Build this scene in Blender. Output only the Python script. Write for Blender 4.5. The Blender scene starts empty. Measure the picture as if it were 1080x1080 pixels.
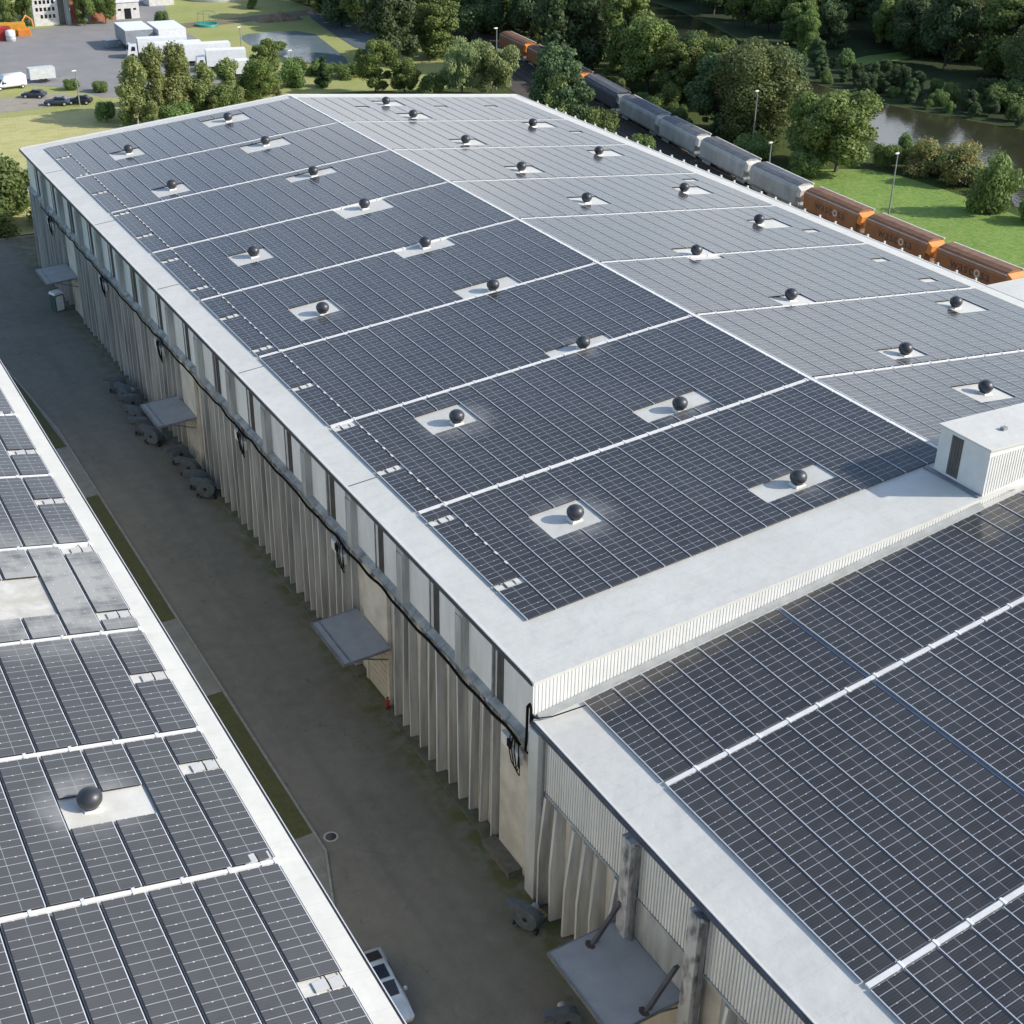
import bpy, math, random
import numpy as np
from mathutils import Matrix, Vector
random.seed(7)
sc = bpy.context.scene
COL = sc.collection
# ------------------------------------------------------------------ camera
RT, UP, FW = [np.array(r) for r in [[0.8695986, -0.493457, 0.0172738], [0.2272695, 0.4310754, 0.8732254], [0.4383455, 0.7554298, -0.4870103]]]
CAM = np.array([-32.0219, -53.3947, 55.7559])
FPX = 1451.87
cam_d = bpy.data.cameras.new('camera'); cam = bpy.data.objects.new('camera', cam_d); COL.objects.link(cam)
m = Matrix(((RT[0], UP[0], -FW[0], CAM[0]), (RT[1], UP[1], -FW[1], CAM[1]), (RT[2], UP[2], -FW[2], CAM[2]), (0, 0, 0, 1)))
cam.matrix_world = m
cam_d.sensor_width = 36; cam_d.lens = 36 * FPX / 1080
cam_d.clip_start = 0.5; cam_d.clip_end = 6000
sc.camera = cam
def project(P):
    d = np.asarray(P, float) - CAM
    z = d @ FW
    return 540 + FPX * (d @ RT) / z, 540 - FPX * (d @ UP) / z
# ------------------------------------------------------------------ world, sun, exposure
SUN_EL = math.radians(31.5); SUN_AZ = math.radians(126.7)      # azimuth clockwise from +Y
w = bpy.data.worlds.new('World'); sc.world = w; w.use_nodes = True
wn = w.node_tree; wn.nodes.clear()
out = wn.nodes.new('ShaderNodeOutputWorld'); bg = wn.nodes.new('ShaderNodeBackground')
sky = wn.nodes.new('ShaderNodeTexSky'); sky.sky_type = 'NISHITA'; sky.sun_disc = False
sky.sun_elevation = SUN_EL; sky.sun_rotation = SUN_AZ; sky.dust_density = 1.0; sky.air_density = 1.0; sky.ozone_density = 1.2
# unseen bright cloud bank, added to lighten reflections on the far roof slope
tc = wn.nodes.new('ShaderNodeTexCoord'); sep = wn.nodes.new('ShaderNodeSeparateXYZ')
wn.links.new(tc.outputs['Generated'], sep.inputs[0])
dot = wn.nodes.new('ShaderNodeVectorMath'); dot.operation = 'DOT_PRODUCT'
dot.inputs[1].default_value = (math.sin(math.radians(48)), math.cos(math.radians(48)), 0)
wn.links.new(tc.outputs['Generated'], dot.inputs[0])
az = wn.nodes.new('ShaderNodeMapRange'); az.inputs[1].default_value = 0.55; az.inputs[2].default_value = 0.93; az.interpolation_type = 'SMOOTHSTEP'
wn.links.new(dot.outputs['Value'], az.inputs[0])
el = wn.nodes.new('ShaderNodeMapRange'); el.inputs[1].default_value = 0.42; el.inputs[2].default_value = 0.20; el.interpolation_type = 'SMOOTHSTEP'
wn.links.new(sep.outputs[2], el.inputs[0])
nz = wn.nodes.new('ShaderNodeTexNoise'); nz.inputs['Scale'].default_value = 3.2; nz.inputs['Detail'].default_value = 6
wn.links.new(tc.outputs['Generated'], nz.inputs['Vector'])
nr = wn.nodes.new('ShaderNodeMapRange'); nr.inputs[1].default_value = 0.36; nr.inputs[2].default_value = 0.58
wn.links.new(nz.outputs['Fac'], nr.inputs[0])
m1 = wn.nodes.new('ShaderNodeMath'); m1.operation = 'MULTIPLY'; wn.links.new(az.outputs[0], m1.inputs[0]); wn.links.new(el.outputs[0], m1.inputs[1])
m2 = wn.nodes.new('ShaderNodeMath'); m2.operation = 'MULTIPLY'; wn.links.new(m1.outputs[0], m2.inputs[0]); wn.links.new(nr.outputs[0], m2.inputs[1])
mixc = wn.nodes.new('ShaderNodeMix'); mixc.data_type = 'RGBA'
wn.links.new(m2.outputs[0], mixc.inputs[0]); wn.links.new(sky.outputs[0], mixc.inputs[6]); cg = wn.nodes.new('ShaderNodeMapRange'); cg.inputs[1].default_value = 0.06; cg.inputs[2].default_value = 0.24
wn.links.new(sep.outputs[2], cg.inputs[0])
cc = wn.nodes.new('ShaderNodeMix'); cc.data_type = 'RGBA'; cc.inputs[6].default_value = (3.6, 4.0, 4.6, 1); cc.inputs[7].default_value = (9.6, 9.8, 10.0, 1)
wn.links.new(cg.outputs[0], cc.inputs[0]); wn.links.new(cc.outputs[2], mixc.inputs[7])
wn.links.new(mixc.outputs[2], bg.inputs[0]); bg.inputs[1].default_value = 0.15
wn.links.new(bg.outputs[0], out.inputs[0])
sd = bpy.data.lights.new('sun', 'SUN'); sd.energy = 3.6; sd.angle = math.radians(0.55); sd.color = (1.0, 0.955, 0.88)
so = bpy.data.objects.new('sun', sd); COL.objects.link(so)
sv = Vector((math.sin(SUN_AZ) * math.cos(SUN_EL), math.cos(SUN_AZ) * math.cos(SUN_EL), math.sin(SUN_EL)))
so.rotation_euler = sv.to_track_quat('Z', 'Y').to_euler(); so.location = (60, -60, 80)
sc.view_settings.view_transform = 'Standard'; sc.view_settings.look = 'None'
sc.view_settings.exposure = 0.5; sc.view_settings.gamma = 1.0

# ------------------------------------------------------------------ materials
MATS = {}
def nt(name):
    mt = bpy.data.materials.new(name); mt.use_nodes = True
    n = mt.node_tree; b = n.nodes['Principled BSDF']
    return mt, n, b
def mixcol(n, fac, a, b_):
    x = n.nodes.new('ShaderNodeMix'); x.data_type = 'RGBA'
    if isinstance(fac, float): x.inputs[0].default_value = fac
    else: n.links.new(fac, x.inputs[0])
    for i, v in ((6, a), (7, b_)):
        if isinstance(v, tuple): x.inputs[i].default_value = (*v[:3], 1)
        else: n.links.new(v, x.inputs[i])
    return x.outputs[2]
def noise(n, scale, detail=4, coord=None, rough=0.55, lo=0.35, hi=0.65):
    z = n.nodes.new('ShaderNodeTexNoise'); z.inputs['Scale'].default_value = scale; z.inputs['Detail'].default_value = detail
    z.inputs['Roughness'].default_value = rough
    if coord is not None: n.links.new(coord, z.inputs['Vector'])
    r = n.nodes.new('ShaderNodeMapRange'); r.inputs[1].default_value = lo; r.inputs[2].default_value = hi
    n.links.new(z.outputs['Fac'], r.inputs[0]); return r.outputs[0]
def position(n):
    return n.nodes.new('ShaderNodeNewGeometry').outputs['Position']
def scaled(n, vec, s):
    q = n.nodes.new('ShaderNodeVectorMath'); q.operation = 'MULTIPLY'; q.inputs[1].default_value = s
    n.links.new(vec, q.inputs[0]); return q.outputs[0]
def math2(n, op, a, b_=None, c=None):
    q = n.nodes.new('ShaderNodeMath'); q.operation = op
    for i, v in enumerate((a, b_, c)):
        if v is None: continue
        if isinstance(v, (int, float)): q.inputs[i].default_value = v
        else: n.links.new(v, q.inputs[i])
    return q.outputs[0]
def maprange(n, v, a, b_, c=0.0, d=1.0, smooth=False):
    q = n.nodes.new('ShaderNodeMapRange'); q.inputs[1].default_value = a; q.inputs[2].default_value = b_
    q.inputs[3].default_value = c; q.inputs[4].default_value = d
    if smooth: q.interpolation_type = 'SMOOTHSTEP'
    n.links.new(v, q.inputs[0]); return q.outputs[0]
def bump(n, b, h, strength, dist=0.02):
    q = n.nodes.new('ShaderNodeBump'); q.inputs['Strength'].default_value = strength; q.inputs['Distance'].default_value = dist
    n.links.new(h, q.inputs['Height']); n.links.new(q.outputs[0], b.inputs['Normal'])
def simple(name, c1, c2=None, rough=0.6, metal=0.0, s=1.5, stretch=(1, 1, 1), bmp=0.0, lo=0.35, hi=0.65, spec=0.5):
    if name in MATS: return MATS[name]
    mt, n, b = nt(name)
    c2 = c2 or tuple(x * 0.8 for x in c1)
    p = scaled(n, position(n), stretch)
    f1 = noise(n, s, 5, p, lo=lo, hi=hi)
    f2 = noise(n, s * 9, 3, p)
    c = mixcol(n, f1, c1, c2)
    c = mixcol(n, math2(n, 'MULTIPLY', f2, 0.25), c, tuple(x * 0.72 for x in c1))
    n.links.new(c, b.inputs['Base Color'])
    b.inputs['Roughness'].default_value = rough; b.inputs['Metallic'].default_value = metal
    b.inputs['Specular IOR Level'].default_value = spec
    if bmp: bump(n, b, f2, bmp)
    MATS[name] = mt; return mt
def membrane():
    mt, n, b = nt('roof_membrane'); p = position(n)
    base = mixcol(n, noise(n, .35, 5, p), (0.625, 0.610, 0.555), (0.575, 0.560, 0.510))
    base = mixcol(n, math2(n, 'MULTIPLY', noise(n, 1.3, 7, p, rough=.7, lo=.5, hi=.75), 0.30), base, (0.42, 0.405, 0.36))
    sp = n.nodes.new('ShaderNodeSeparateXYZ'); n.links.new(p, sp.inputs[0])
    fr = math2(n, 'ABSOLUTE', math2(n, 'SUBTRACT', math2(n, 'FRACT', math2(n, 'MULTIPLY', sp.outputs[1], 0.5)), 0.5))
    ln = math2(n, 'LESS_THAN', fr, 0.008)
    base = mixcol(n, math2(n, 'MULTIPLY', ln, 0.28), base, (0.40, 0.39, 0.36))
    for (cx_, cy_, r_, k_) in ((-23.6, 11.4, 5.5, .8), (-24.9, -6.5, 2.6, .35), (7.6, 7.3, 2.4, .3), (7.55, 22.6, 2.4, .3), (20.9, 2.8, 2.4, .3), (20.8, 15.1, 2.4, .3)):
        dd = n.nodes.new('ShaderNodeVectorMath'); dd.operation = 'DISTANCE'; n.links.new(scaled(n, p, (1, 1, 0)), dd.inputs[0]); dd.inputs[1].default_value = (cx_, cy_, 0)
        base = mixcol(n, math2(n, 'MULTIPLY', maprange(n, dd.outputs['Value'], .8, r_, k_, 0, True), noise(n, 1.1, 5, p, lo=.25, hi=.6)), base, (0.40, 0.375, 0.32))
    drt = noise(n, 2.2, 6, scaled(n, p, (.18, 1, 1)), rough=.65, lo=.52, hi=.72)
    base = mixcol(n, math2(n, 'MULTIPLY', drt, 0.22), base, (0.40, 0.39, 0.35))
    n.links.new(base, b.inputs['Base Color']); b.inputs['Roughness'].default_value = .55
    bump(n, b, noise(n, .9, 4, p), .25, .05)
    MATS['roof_membrane'] = mt; return mt
MEMB = membrane()
MEMB2 = simple('roof_trim', (0.62, 0.61, 0.57), (0.56, 0.55, 0.52), 0.5, s=0.6)
FASC = simple('white_sheet_metal', (0.74, 0.73, 0.69), (0.67, 0.66, 0.63), 0.45, s=1.2)
PANELW = simple('pale_wall_panel', (0.80, 0.80, 0.76), (0.66, 0.67, 0.63), 0.6, s=0.9, stretch=(1, 1, 0.25))
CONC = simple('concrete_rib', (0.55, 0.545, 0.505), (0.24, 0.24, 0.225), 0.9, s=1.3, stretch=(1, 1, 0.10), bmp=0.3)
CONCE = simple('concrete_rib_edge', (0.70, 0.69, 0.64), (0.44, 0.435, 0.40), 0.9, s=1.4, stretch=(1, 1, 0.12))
CONCL = simple('concrete_pale', (0.66, 0.62, 0.53), (0.50, 0.47, 0.40), 0.9, s=0.8, bmp=0.2)
CONCG = simple('concrete_pilaster', (0.48, 0.49, 0.46), (0.26, 0.27, 0.25), 0.85, s=1.1, stretch=(1, 1, 0.2), bmp=0.2)
SLOT = simple('brown_louver', (0.13, 0.12, 0.11), (0.09, 0.083, 0.078), 0.6)
DARK = simple('dark_gutter', (0.055, 0.06, 0.07), (0.035, 0.037, 0.042), 0.5)
CABLE = simple('black_cable', (0.008, 0.008, 0.008), (0.012, 0.012, 0.012), 0.9, spec=0.1)
CANO = simple('canopy_sheet', (0.36, 0.365, 0.35), (0.30, 0.305, 0.295), 0.55, s=0.8)
STEEL = simple('galvanised_steel', (0.30, 0.31, 0.32), (0.18, 0.18, 0.18), 0.45, metal=0.5)
DOME = simple('vent_dome_metal', (0.075, 0.078, 0.085), (0.05, 0.052, 0.058), 0.42, metal=0.45)
ALU = simple('aluminium_frame', (0.70, 0.71, 0.73), (0.62, 0.63, 0.65), 0.45, metal=0.1)
FANM = simple('machine_paint_grey', (0.13, 0.155, 0.17), (0.085, 0.095, 0.10), 0.55, s=3)
PALEM = simple('pale_motor_paint', (0.42, 0.44, 0.42), (0.3, 0.31, 0.3), 0.5)
RUST = simple('rusty_base', (0.12, 0.07, 0.04), (0.05, 0.04, 0.035), 0.9, s=4)
BLACK = simple('rubber_black', (0.015, 0.015, 0.016), (0.025, 0.025, 0.025), 0.8)
GLASSD = simple('vehicle_glass', (0.01, 0.012, 0.016), (0.015, 0.017, 0.02), 0.08)
WPAINT = simple('white_vehicle_paint', (0.82, 0.82, 0.82), (0.72, 0.73, 0.73), 0.35)
SILVER = simple('silver_car_paint', (0.55, 0.60, 0.62), (0.50, 0.55, 0.58), 0.28, metal=0.3)
GREYTR = simple('grey_tarpaulin', (0.30, 0.32, 0.34), (0.24, 0.25, 0.27), 0.6)
ORANGE = simple('orange_paint', (0.78, 0.28, 0.05), (0.62, 0.22, 0.04), 0.5, s=0.8)
ORANGEB = simple('wagon_orange_body', (0.40, 0.165, 0.065), (0.29, 0.125, 0.055), 0.6, s=0.7, stretch=(1, 1, 0.4))  # body orange, darker and browner than the end hoods
WGREY = simple('wagon_grey_paint', (0.50, 0.50, 0.48), (0.32, 0.32, 0.31), 0.5, s=0.6, stretch=(1, 1, 0.4))
WDARK = simple('wagon_dark_paint', (0.06, 0.07, 0.09), (0.035, 0.04, 0.05), 0.5)
WHOOD = simple('wagon_white_hood', (0.66, 0.64, 0.58), (0.5, 0.48, 0.44), 0.5)
LETTER = simple('wagon_lettering', (0.05, 0.045, 0.045), (0.07, 0.06, 0.06), 0.6)
LETTERW = simple('wagon_lettering_pale', (0.7, 0.66, 0.6), (0.6, 0.56, 0.5), 0.6)
RED = simple('red_paint', (0.42, 0.03, 0.025), (0.33, 0.03, 0.03), 0.5)
YEL = simple('yellow_paint', (0.70, 0.36, 0.04), (0.55, 0.28, 0.04), 0.5)
GREEN = simple('teal_plastic', (0.04, 0.28, 0.20), (0.03, 0.2, 0.15), 0.5)
BRICK = simple('red_brickwork', (0.34, 0.10, 0.06), (0.42, 0.20, 0.13), 0.85, s=0.9)
RENDER = simple('white_render', (0.70, 0.68, 0.64), (0.55, 0.53, 0.5), 0.8)
BARK = simple('tree_bark', (0.13, 0.11, 0.09), (0.07, 0.06, 0.05), 0.95, s=3)
BIRCH = simple('pale_bark', (0.45, 0.43, 0.38), (0.22, 0.2, 0.17), 0.9, s=3)
DIRT = simple('bare_earth', (0.30, 0.22, 0.14), (0.18, 0.13, 0.09), 0.95, s=0.8, bmp=0.5)
POLE = simple('lamp_pole_paint', (0.30, 0.31, 0.30), (0.22, 0.23, 0.22), 0.5)
WOODY = simple('pale_pallet_wood', (0.50, 0.34, 0.12), (0.36, 0.24, 0.09), 0.8, s=6)

# vents: (x, y) on the main roof and on the left roof
VL = [(20.8, 106.5), (20.8, 94.1), (20.8, 80.2), (20.8, 67.3), (20.8, 54.1), (20.8, 41.5), (20.8, 27.5), (20.8, 15.1), (20.9, 2.8)]
VM = [(7.45, 101.8), (7.45, 86.0), (7.45, 62.0), (7.45, 46.0), (7.55, 22.6), (7.6, 7.3)]
VR = [(41.3, 106.3), (41.3, 98.6), (41.3, 85.1), (41.3, 72.4), (41.4, 59.6), (41.5, 41.4), (41.8, 28.7), (41.9, 15.5), (42.0, 7.6)]
VQ = [(54.9, 93.2), (55.0, 78.4), (55.0, 61.8), (55.1, 49.4), (55.5, 23.5)]
VX = [(-24.9, -6.55), (-25.6, 10.9)]
DUST = [(7.6, 7.3, 3.4, .55), (7.55, 22.6, 3.4, .5), (20.9, 2.8, 2.6, .35), (20.8, 15.1, 2.8, .35), (20.8, 27.5, 2.6, .3), (-24.9, -6.4, 3.0, .6), (-22.5, 12.2, 9.0, 1.15), (7.45, 46.0, 2.6, .3), (41.9, 15.5, 2.8, .3)]
def glass_material():
    mt, n, b = nt('solar_glass')
    uv = n.nodes.new('ShaderNodeUVMap').outputs[0]
    s = n.nodes.new('ShaderNodeSeparateXYZ'); n.links.new(uv, s.inputs[0])
    u, v = s.outputs[0], s.outputs[1]
    def line(x, at, hw):
        d = math2(n, 'ABSOLUTE', math2(n, 'SUBTRACT', x, at))
        return math2(n, 'LESS_THAN', d, hw)
    centre = line(u, 0.5, 0.0065)
    mid = line(v, 0.58, 0.019)
    edge = math2(n, 'GREATER_THAN', math2(n, 'ABSOLUTE', math2(n, 'SUBTRACT', v, 0.5)), 0.483)
    fine = math2(n, 'GREATER_THAN', math2(n, 'ABSOLUTE', math2(n, 'SUBTRACT', math2(n, 'FRACT', math2(n, 'MULTIPLY', v, 7.0)), 0.5)), 0.435)
    # small variation between modules and between cells
    info = position(n)
    cellv = noise(n, 0.9, 2, scaled(n, info, (1, 1, 1)))
    base = mixcol(n, cellv, (0.030, 0.0285, 0.027), (0.041, 0.0395, 0.038))
    vor = n.nodes.new('ShaderNodeTexVoronoi'); vor.inputs['Scale'].default_value = 0.75; n.links.new(scaled(n, info, (1, 1.6, 0)), vor.inputs['Vector'])
    sv_ = n.nodes.new('ShaderNodeSeparateColor'); n.links.new(vor.outputs['Color'], sv_.inputs[0])
    base = mixcol(n, math2(n, 'MULTIPLY', sv_.outputs[0], 0.35), base, (0.050, 0.045, 0.040))
    base = mixcol(n, math2(n, 'MULTIPLY', fine, 0.55), base, (0.085, 0.085, 0.088))
    base = mixcol(n, math2(n, 'MULTIPLY', centre, 0.75), base, (0.42, 0.43, 0.45))
    base = mixcol(n, math2(n, 'MULTIPLY', mid, 0.75), base, (0.42, 0.43, 0.45))
    base = mixcol(n, math2(n, 'MULTIPLY', edge, 0.65), base, (0.42, 0.43, 0.45))
    # pale dust blown round the ventilators
    acc = None
    for (x, y, r, k) in DUST:
        d = n.nodes.new('ShaderNodeVectorMath'); d.operation = 'DISTANCE'
        flat = scaled(n, info, (1, 1, 0)); n.links.new(flat, d.inputs[0]); d.inputs[1].default_value = (x, y, 0)
        g = maprange(n, d.outputs['Value'], 0.6, r, k, 0.0, True)
        acc = g if acc is None else math2(n, 'MAXIMUM', acc, g)
    dn = noise(n, 0.8, 5, info, lo=0.2, hi=0.6)
    film = math2(n, 'ADD', math2(n, 'MULTIPLY', acc, dn), math2(n, 'MULTIPLY', noise(n, 0.12, 4, info), 0.035))
    sx = n.nodes.new('ShaderNodeSeparateXYZ'); n.links.new(info, sx.inputs[0])
    film = math2(n, 'MINIMUM', 0.9, math2(n, 'ADD', film, maprange(n, sx.outputs[0], -15.0, -18.0, 0.0, 0.13)))
    base = mixcol(n, film, base, (0.36, 0.355, 0.33))
    n.links.new(base, b.inputs['Base Color'])
    b.inputs['Roughness'].default_value = 0.16; b.inputs['IOR'].default_value = 1.55
    b.inputs['Specular IOR Level'].default_value = 0.6
    rr = math2(n, 'ADD', 0.15, math2(n, 'MULTIPLY', film, 0.6)); n.links.new(rr, b.inputs['Roughness'])
    return mt
PVG = glass_material()

def corr_material(name, axis, pitch, c1, c2):
    return simple(name, c1, c2)

def ground_material():
    mt, n, b = nt('meadow_ground')
    p = position(n)
    a = noise(n, 0.05, 6, p); c = noise(n, 0.5, 6, p); d = noise(n, 4.0, 4, p)
    base = mixcol(n, a, (0.045, 0.08, 0.022), (0.085, 0.10, 0.03))
    base = mixcol(n, math2(n, 'MULTIPLY', c, 0.6), base, (0.10, 0.13, 0.03))
    base = mixcol(n, math2(n, 'MULTIPLY', d, 0.4), base, (0.05, 0.07, 0.015))
    n.links.new(base, b.inputs['Base Color']); b.inputs['Roughness'].default_value = 0.95
    b.inputs['Specular IOR Level'].default_value = 0.2
    bump(n, b, d, 0.6, 0.3)
    return mt
def field(name, c1, c2, c3, s=0.12, stretch=(1, 1, 1), fine=3.0, bd=0.25):
    mt, n, b = nt(name); p = scaled(n, position(n), stretch)
    a = noise(n, s, 6, p); c = noise(n, s * 6, 6, p); d = noise(n, fine, 5, position(n))
    base = mixcol(n, a, c1, c2); base = mixcol(n, math2(n, 'MULTIPLY', c, 0.7), base, c3)
    base = mixcol(n, math2(n, 'MULTIPLY', d, 0.35), base, tuple(x * 0.5 for x in c1))
    n.links.new(base, b.inputs['Base Color']); b.inputs['Roughness'].default_value = 0.95
    b.inputs['Specular IOR Level'].default_value = 0.2
    bump(n, b, d, 0.35, bd * .4); return mt
def asphalt_material():
    mt, n, b = nt('asphalt'); p = position(n)
    a = noise(n, 0.14, 6, p); c = noise(n, 0.9, 7, p, rough=0.7); d = noise(n, 22, 3, p)
    base = mixcol(n, a, (0.205, 0.190, 0.148), (0.160, 0.150, 0.122))
    base = mixcol(n, math2(n, 'MULTIPLY', c, 0.5), base, (0.265, 0.25, 0.205))
    spots = maprange(n, noise(n, 2.2, 3, p, lo=0.0, hi=1.0), 0.70, 0.76)
    base = mixcol(n, math2(n, 'MULTIPLY', spots, 0.35), base, (0.40, 0.385, 0.33))
    base = mixcol(n, math2(n, 'MULTIPLY', d, 0.25), base, (0.13, 0.125, 0.105))
    cr = n.nodes.new('ShaderNodeTexVoronoi'); cr.feature = 'DISTANCE_TO_EDGE'; cr.inputs['Scale'].default_value = 0.16
    wv = n.nodes.new('ShaderNodeVectorMath'); wv.operation = 'ADD'; n.links.new(p, wv.inputs[0])
    wz = n.nodes.new('ShaderNodeTexNoise'); wz.inputs['Scale'].default_value = 0.9; wz.inputs['Detail'].default_value = 5; n.links.new(p, wz.inputs['Vector'])
    wm = n.nodes.new('ShaderNodeVectorMath'); wm.operation = 'SCALE'; wm.inputs['Scale'].default_value = 1.8; n.links.new(wz.outputs['Color'], wm.inputs[0]); n.links.new(wm.outputs[0], wv.inputs[1])
    n.links.new(wv.outputs[0], cr.inputs['Vector'])
    crk = math2(n, 'MULTIPLY', math2(n, 'LESS_THAN', cr.outputs['Distance'], 0.0045), noise(n, 0.25, 2, p, lo=.45, hi=.6))
    base = mixcol(n, math2(n, 'MULTIPLY', crk, 0.32), base, (0.06, 0.058, 0.05))
    trk = noise(n, 0.55, 4, scaled(n, p, (1, 0.05, 1)), lo=.48, hi=.66)
    base = mixcol(n, math2(n, 'MULTIPLY', trk, 0.30), base, (0.115, 0.11, 0.092))
    oil = maprange(n, noise(n, 0.75, 2, scaled(n, p, (1, .6, 1)), lo=0, hi=1), 0.70, 0.74)
    base = mixcol(n, math2(n, 'MULTIPLY', oil, 0.45), base, (0.09, 0.085, 0.07))
    # moss and washed-in soil along the foot of the warehouse
    s = n.nodes.new('ShaderNodeSeparateXYZ'); n.links.new(p, s.inputs[0])
    mo = math2(n, 'ADD', maprange(n, s.outputs[0], -4.6, -2.6, 0, 1.0, True), maprange(n, s.outputs[1], 45, -12, 0, 0.7))
    inx = maprange(n, s.outputs[0], -6.5, -3.4, 0, 1, True)
    mo = math2(n, 'MULTIPLY', math2(n, 'MULTIPLY', mo, inx), noise(n, 0.8, 6, p, lo=0.38, hi=0.62))
    base = mixcol(n, math2(n, 'MULTIPLY', mo, 0.8), base, (0.115, 0.122, 0.050))
    n.links.new(base, b.inputs['Base Color']); b.inputs['Roughness'].default_value = 0.9
    b.inputs['Specular IOR Level'].default_value = 0.25
    bump(n, b, d, 0.4, 0.01); return mt
def water_material(name, c1, c2, rough=0.06):
    mt, n, b = nt(name); p = position(n)
    a = noise(n, 0.06, 4, p)
    n.links.new(mixcol(n, a, c1, c2), b.inputs['Base Color'])
    b.inputs['Roughness'].default_value = rough; b.inputs['IOR'].default_value = 1.33
    bump(n, b, noise(n, 1.2, 3, p), 0.15, 0.05); return mt
def leaf_material(name, c1, c2, c3, trans=0.35):
    mt, n, b = nt(name)
    oi = n.nodes.new('ShaderNodeObjectInfo')
    p = n.nodes.new('ShaderNodeTexCoord').outputs['Object']
    a = noise(n, 0.55, 3, p, lo=0.38, hi=0.62); r = noise(n, 6.0, 2, p, lo=0.3, hi=0.7)
    base = mixcol(n, a, c1, c2); base = mixcol(n, math2(n, 'MULTIPLY', r, 0.55), base, c3)
    hv = n.nodes.new('ShaderNodeHueSaturation'); n.links.new(base, hv.inputs['Color'])
    n.links.new(maprange(n, oi.outputs['Random'], 0, 1, 0.485, 0.515), hv.inputs['Hue'])
    n.links.new(maprange(n, oi.outputs['Random'], 0, 1, 0.8, 1.2), hv.inputs['Value'])
    n.links.new(hv.outputs[0], b.inputs['Base Color']); b.inputs['Roughness'].default_value = 0.6
    b.inputs['Specular IOR Level'].default_value = 0.3
    tr = n.nodes.new('ShaderNodeBsdfTranslucent'); n.links.new(hv.outputs[0], tr.inputs['Color'])
    ms = n.nodes.new('ShaderNodeMixShader'); ms.inputs[0].default_value = trans
    o = n.nodes['Material Output']
    n.links.new(b.outputs[0], ms.inputs[1]); n.links.new(tr.outputs[0], ms.inputs[2]); n.links.new(ms.outputs[0], o.inputs['Surface'])
    return mt
LEAF = {
 'round': leaf_material('foliage_mid_green', (0.127, 0.190, 0.054), (0.190, 0.256, 0.070), (0.254, 0.298, 0.085)),
 'dark': leaf_material('foliage_dark_green', (0.074, 0.120, 0.055), (0.110, 0.168, 0.069), (0.156, 0.210, 0.085)),
 'airy': leaf_material('foliage_yellow_green', (0.20, 0.27, 0.085), (0.30, 0.35, 0.11), (0.33, 0.33, 0.17)),
 'willow': leaf_material('foliage_olive', (0.22, 0.29, 0.12), (0.33, 0.37, 0.14), (0.34, 0.36, 0.18)),
 'bush': leaf_material('foliage_bush', (0.13, 0.20, 0.06), (0.18, 0.26, 0.075), (0.25, 0.31, 0.11)),
 'autumn': leaf_material('foliage_autumn', (0.22, 0.29, 0.11), (0.42, 0.34, 0.12), (0.32, 0.36, 0.15)),
 'dome': leaf_material('foliage_dome', (0.108, 0.146, 0.051), (0.169, 0.197, 0.071), (0.216, 0.241, 0.086)),
 'conifer': leaf_material('foliage_conifer', (0.061, 0.108, 0.038), (0.087, 0.140, 0.044), (0.104, 0.165, 0.052)),
}

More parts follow.
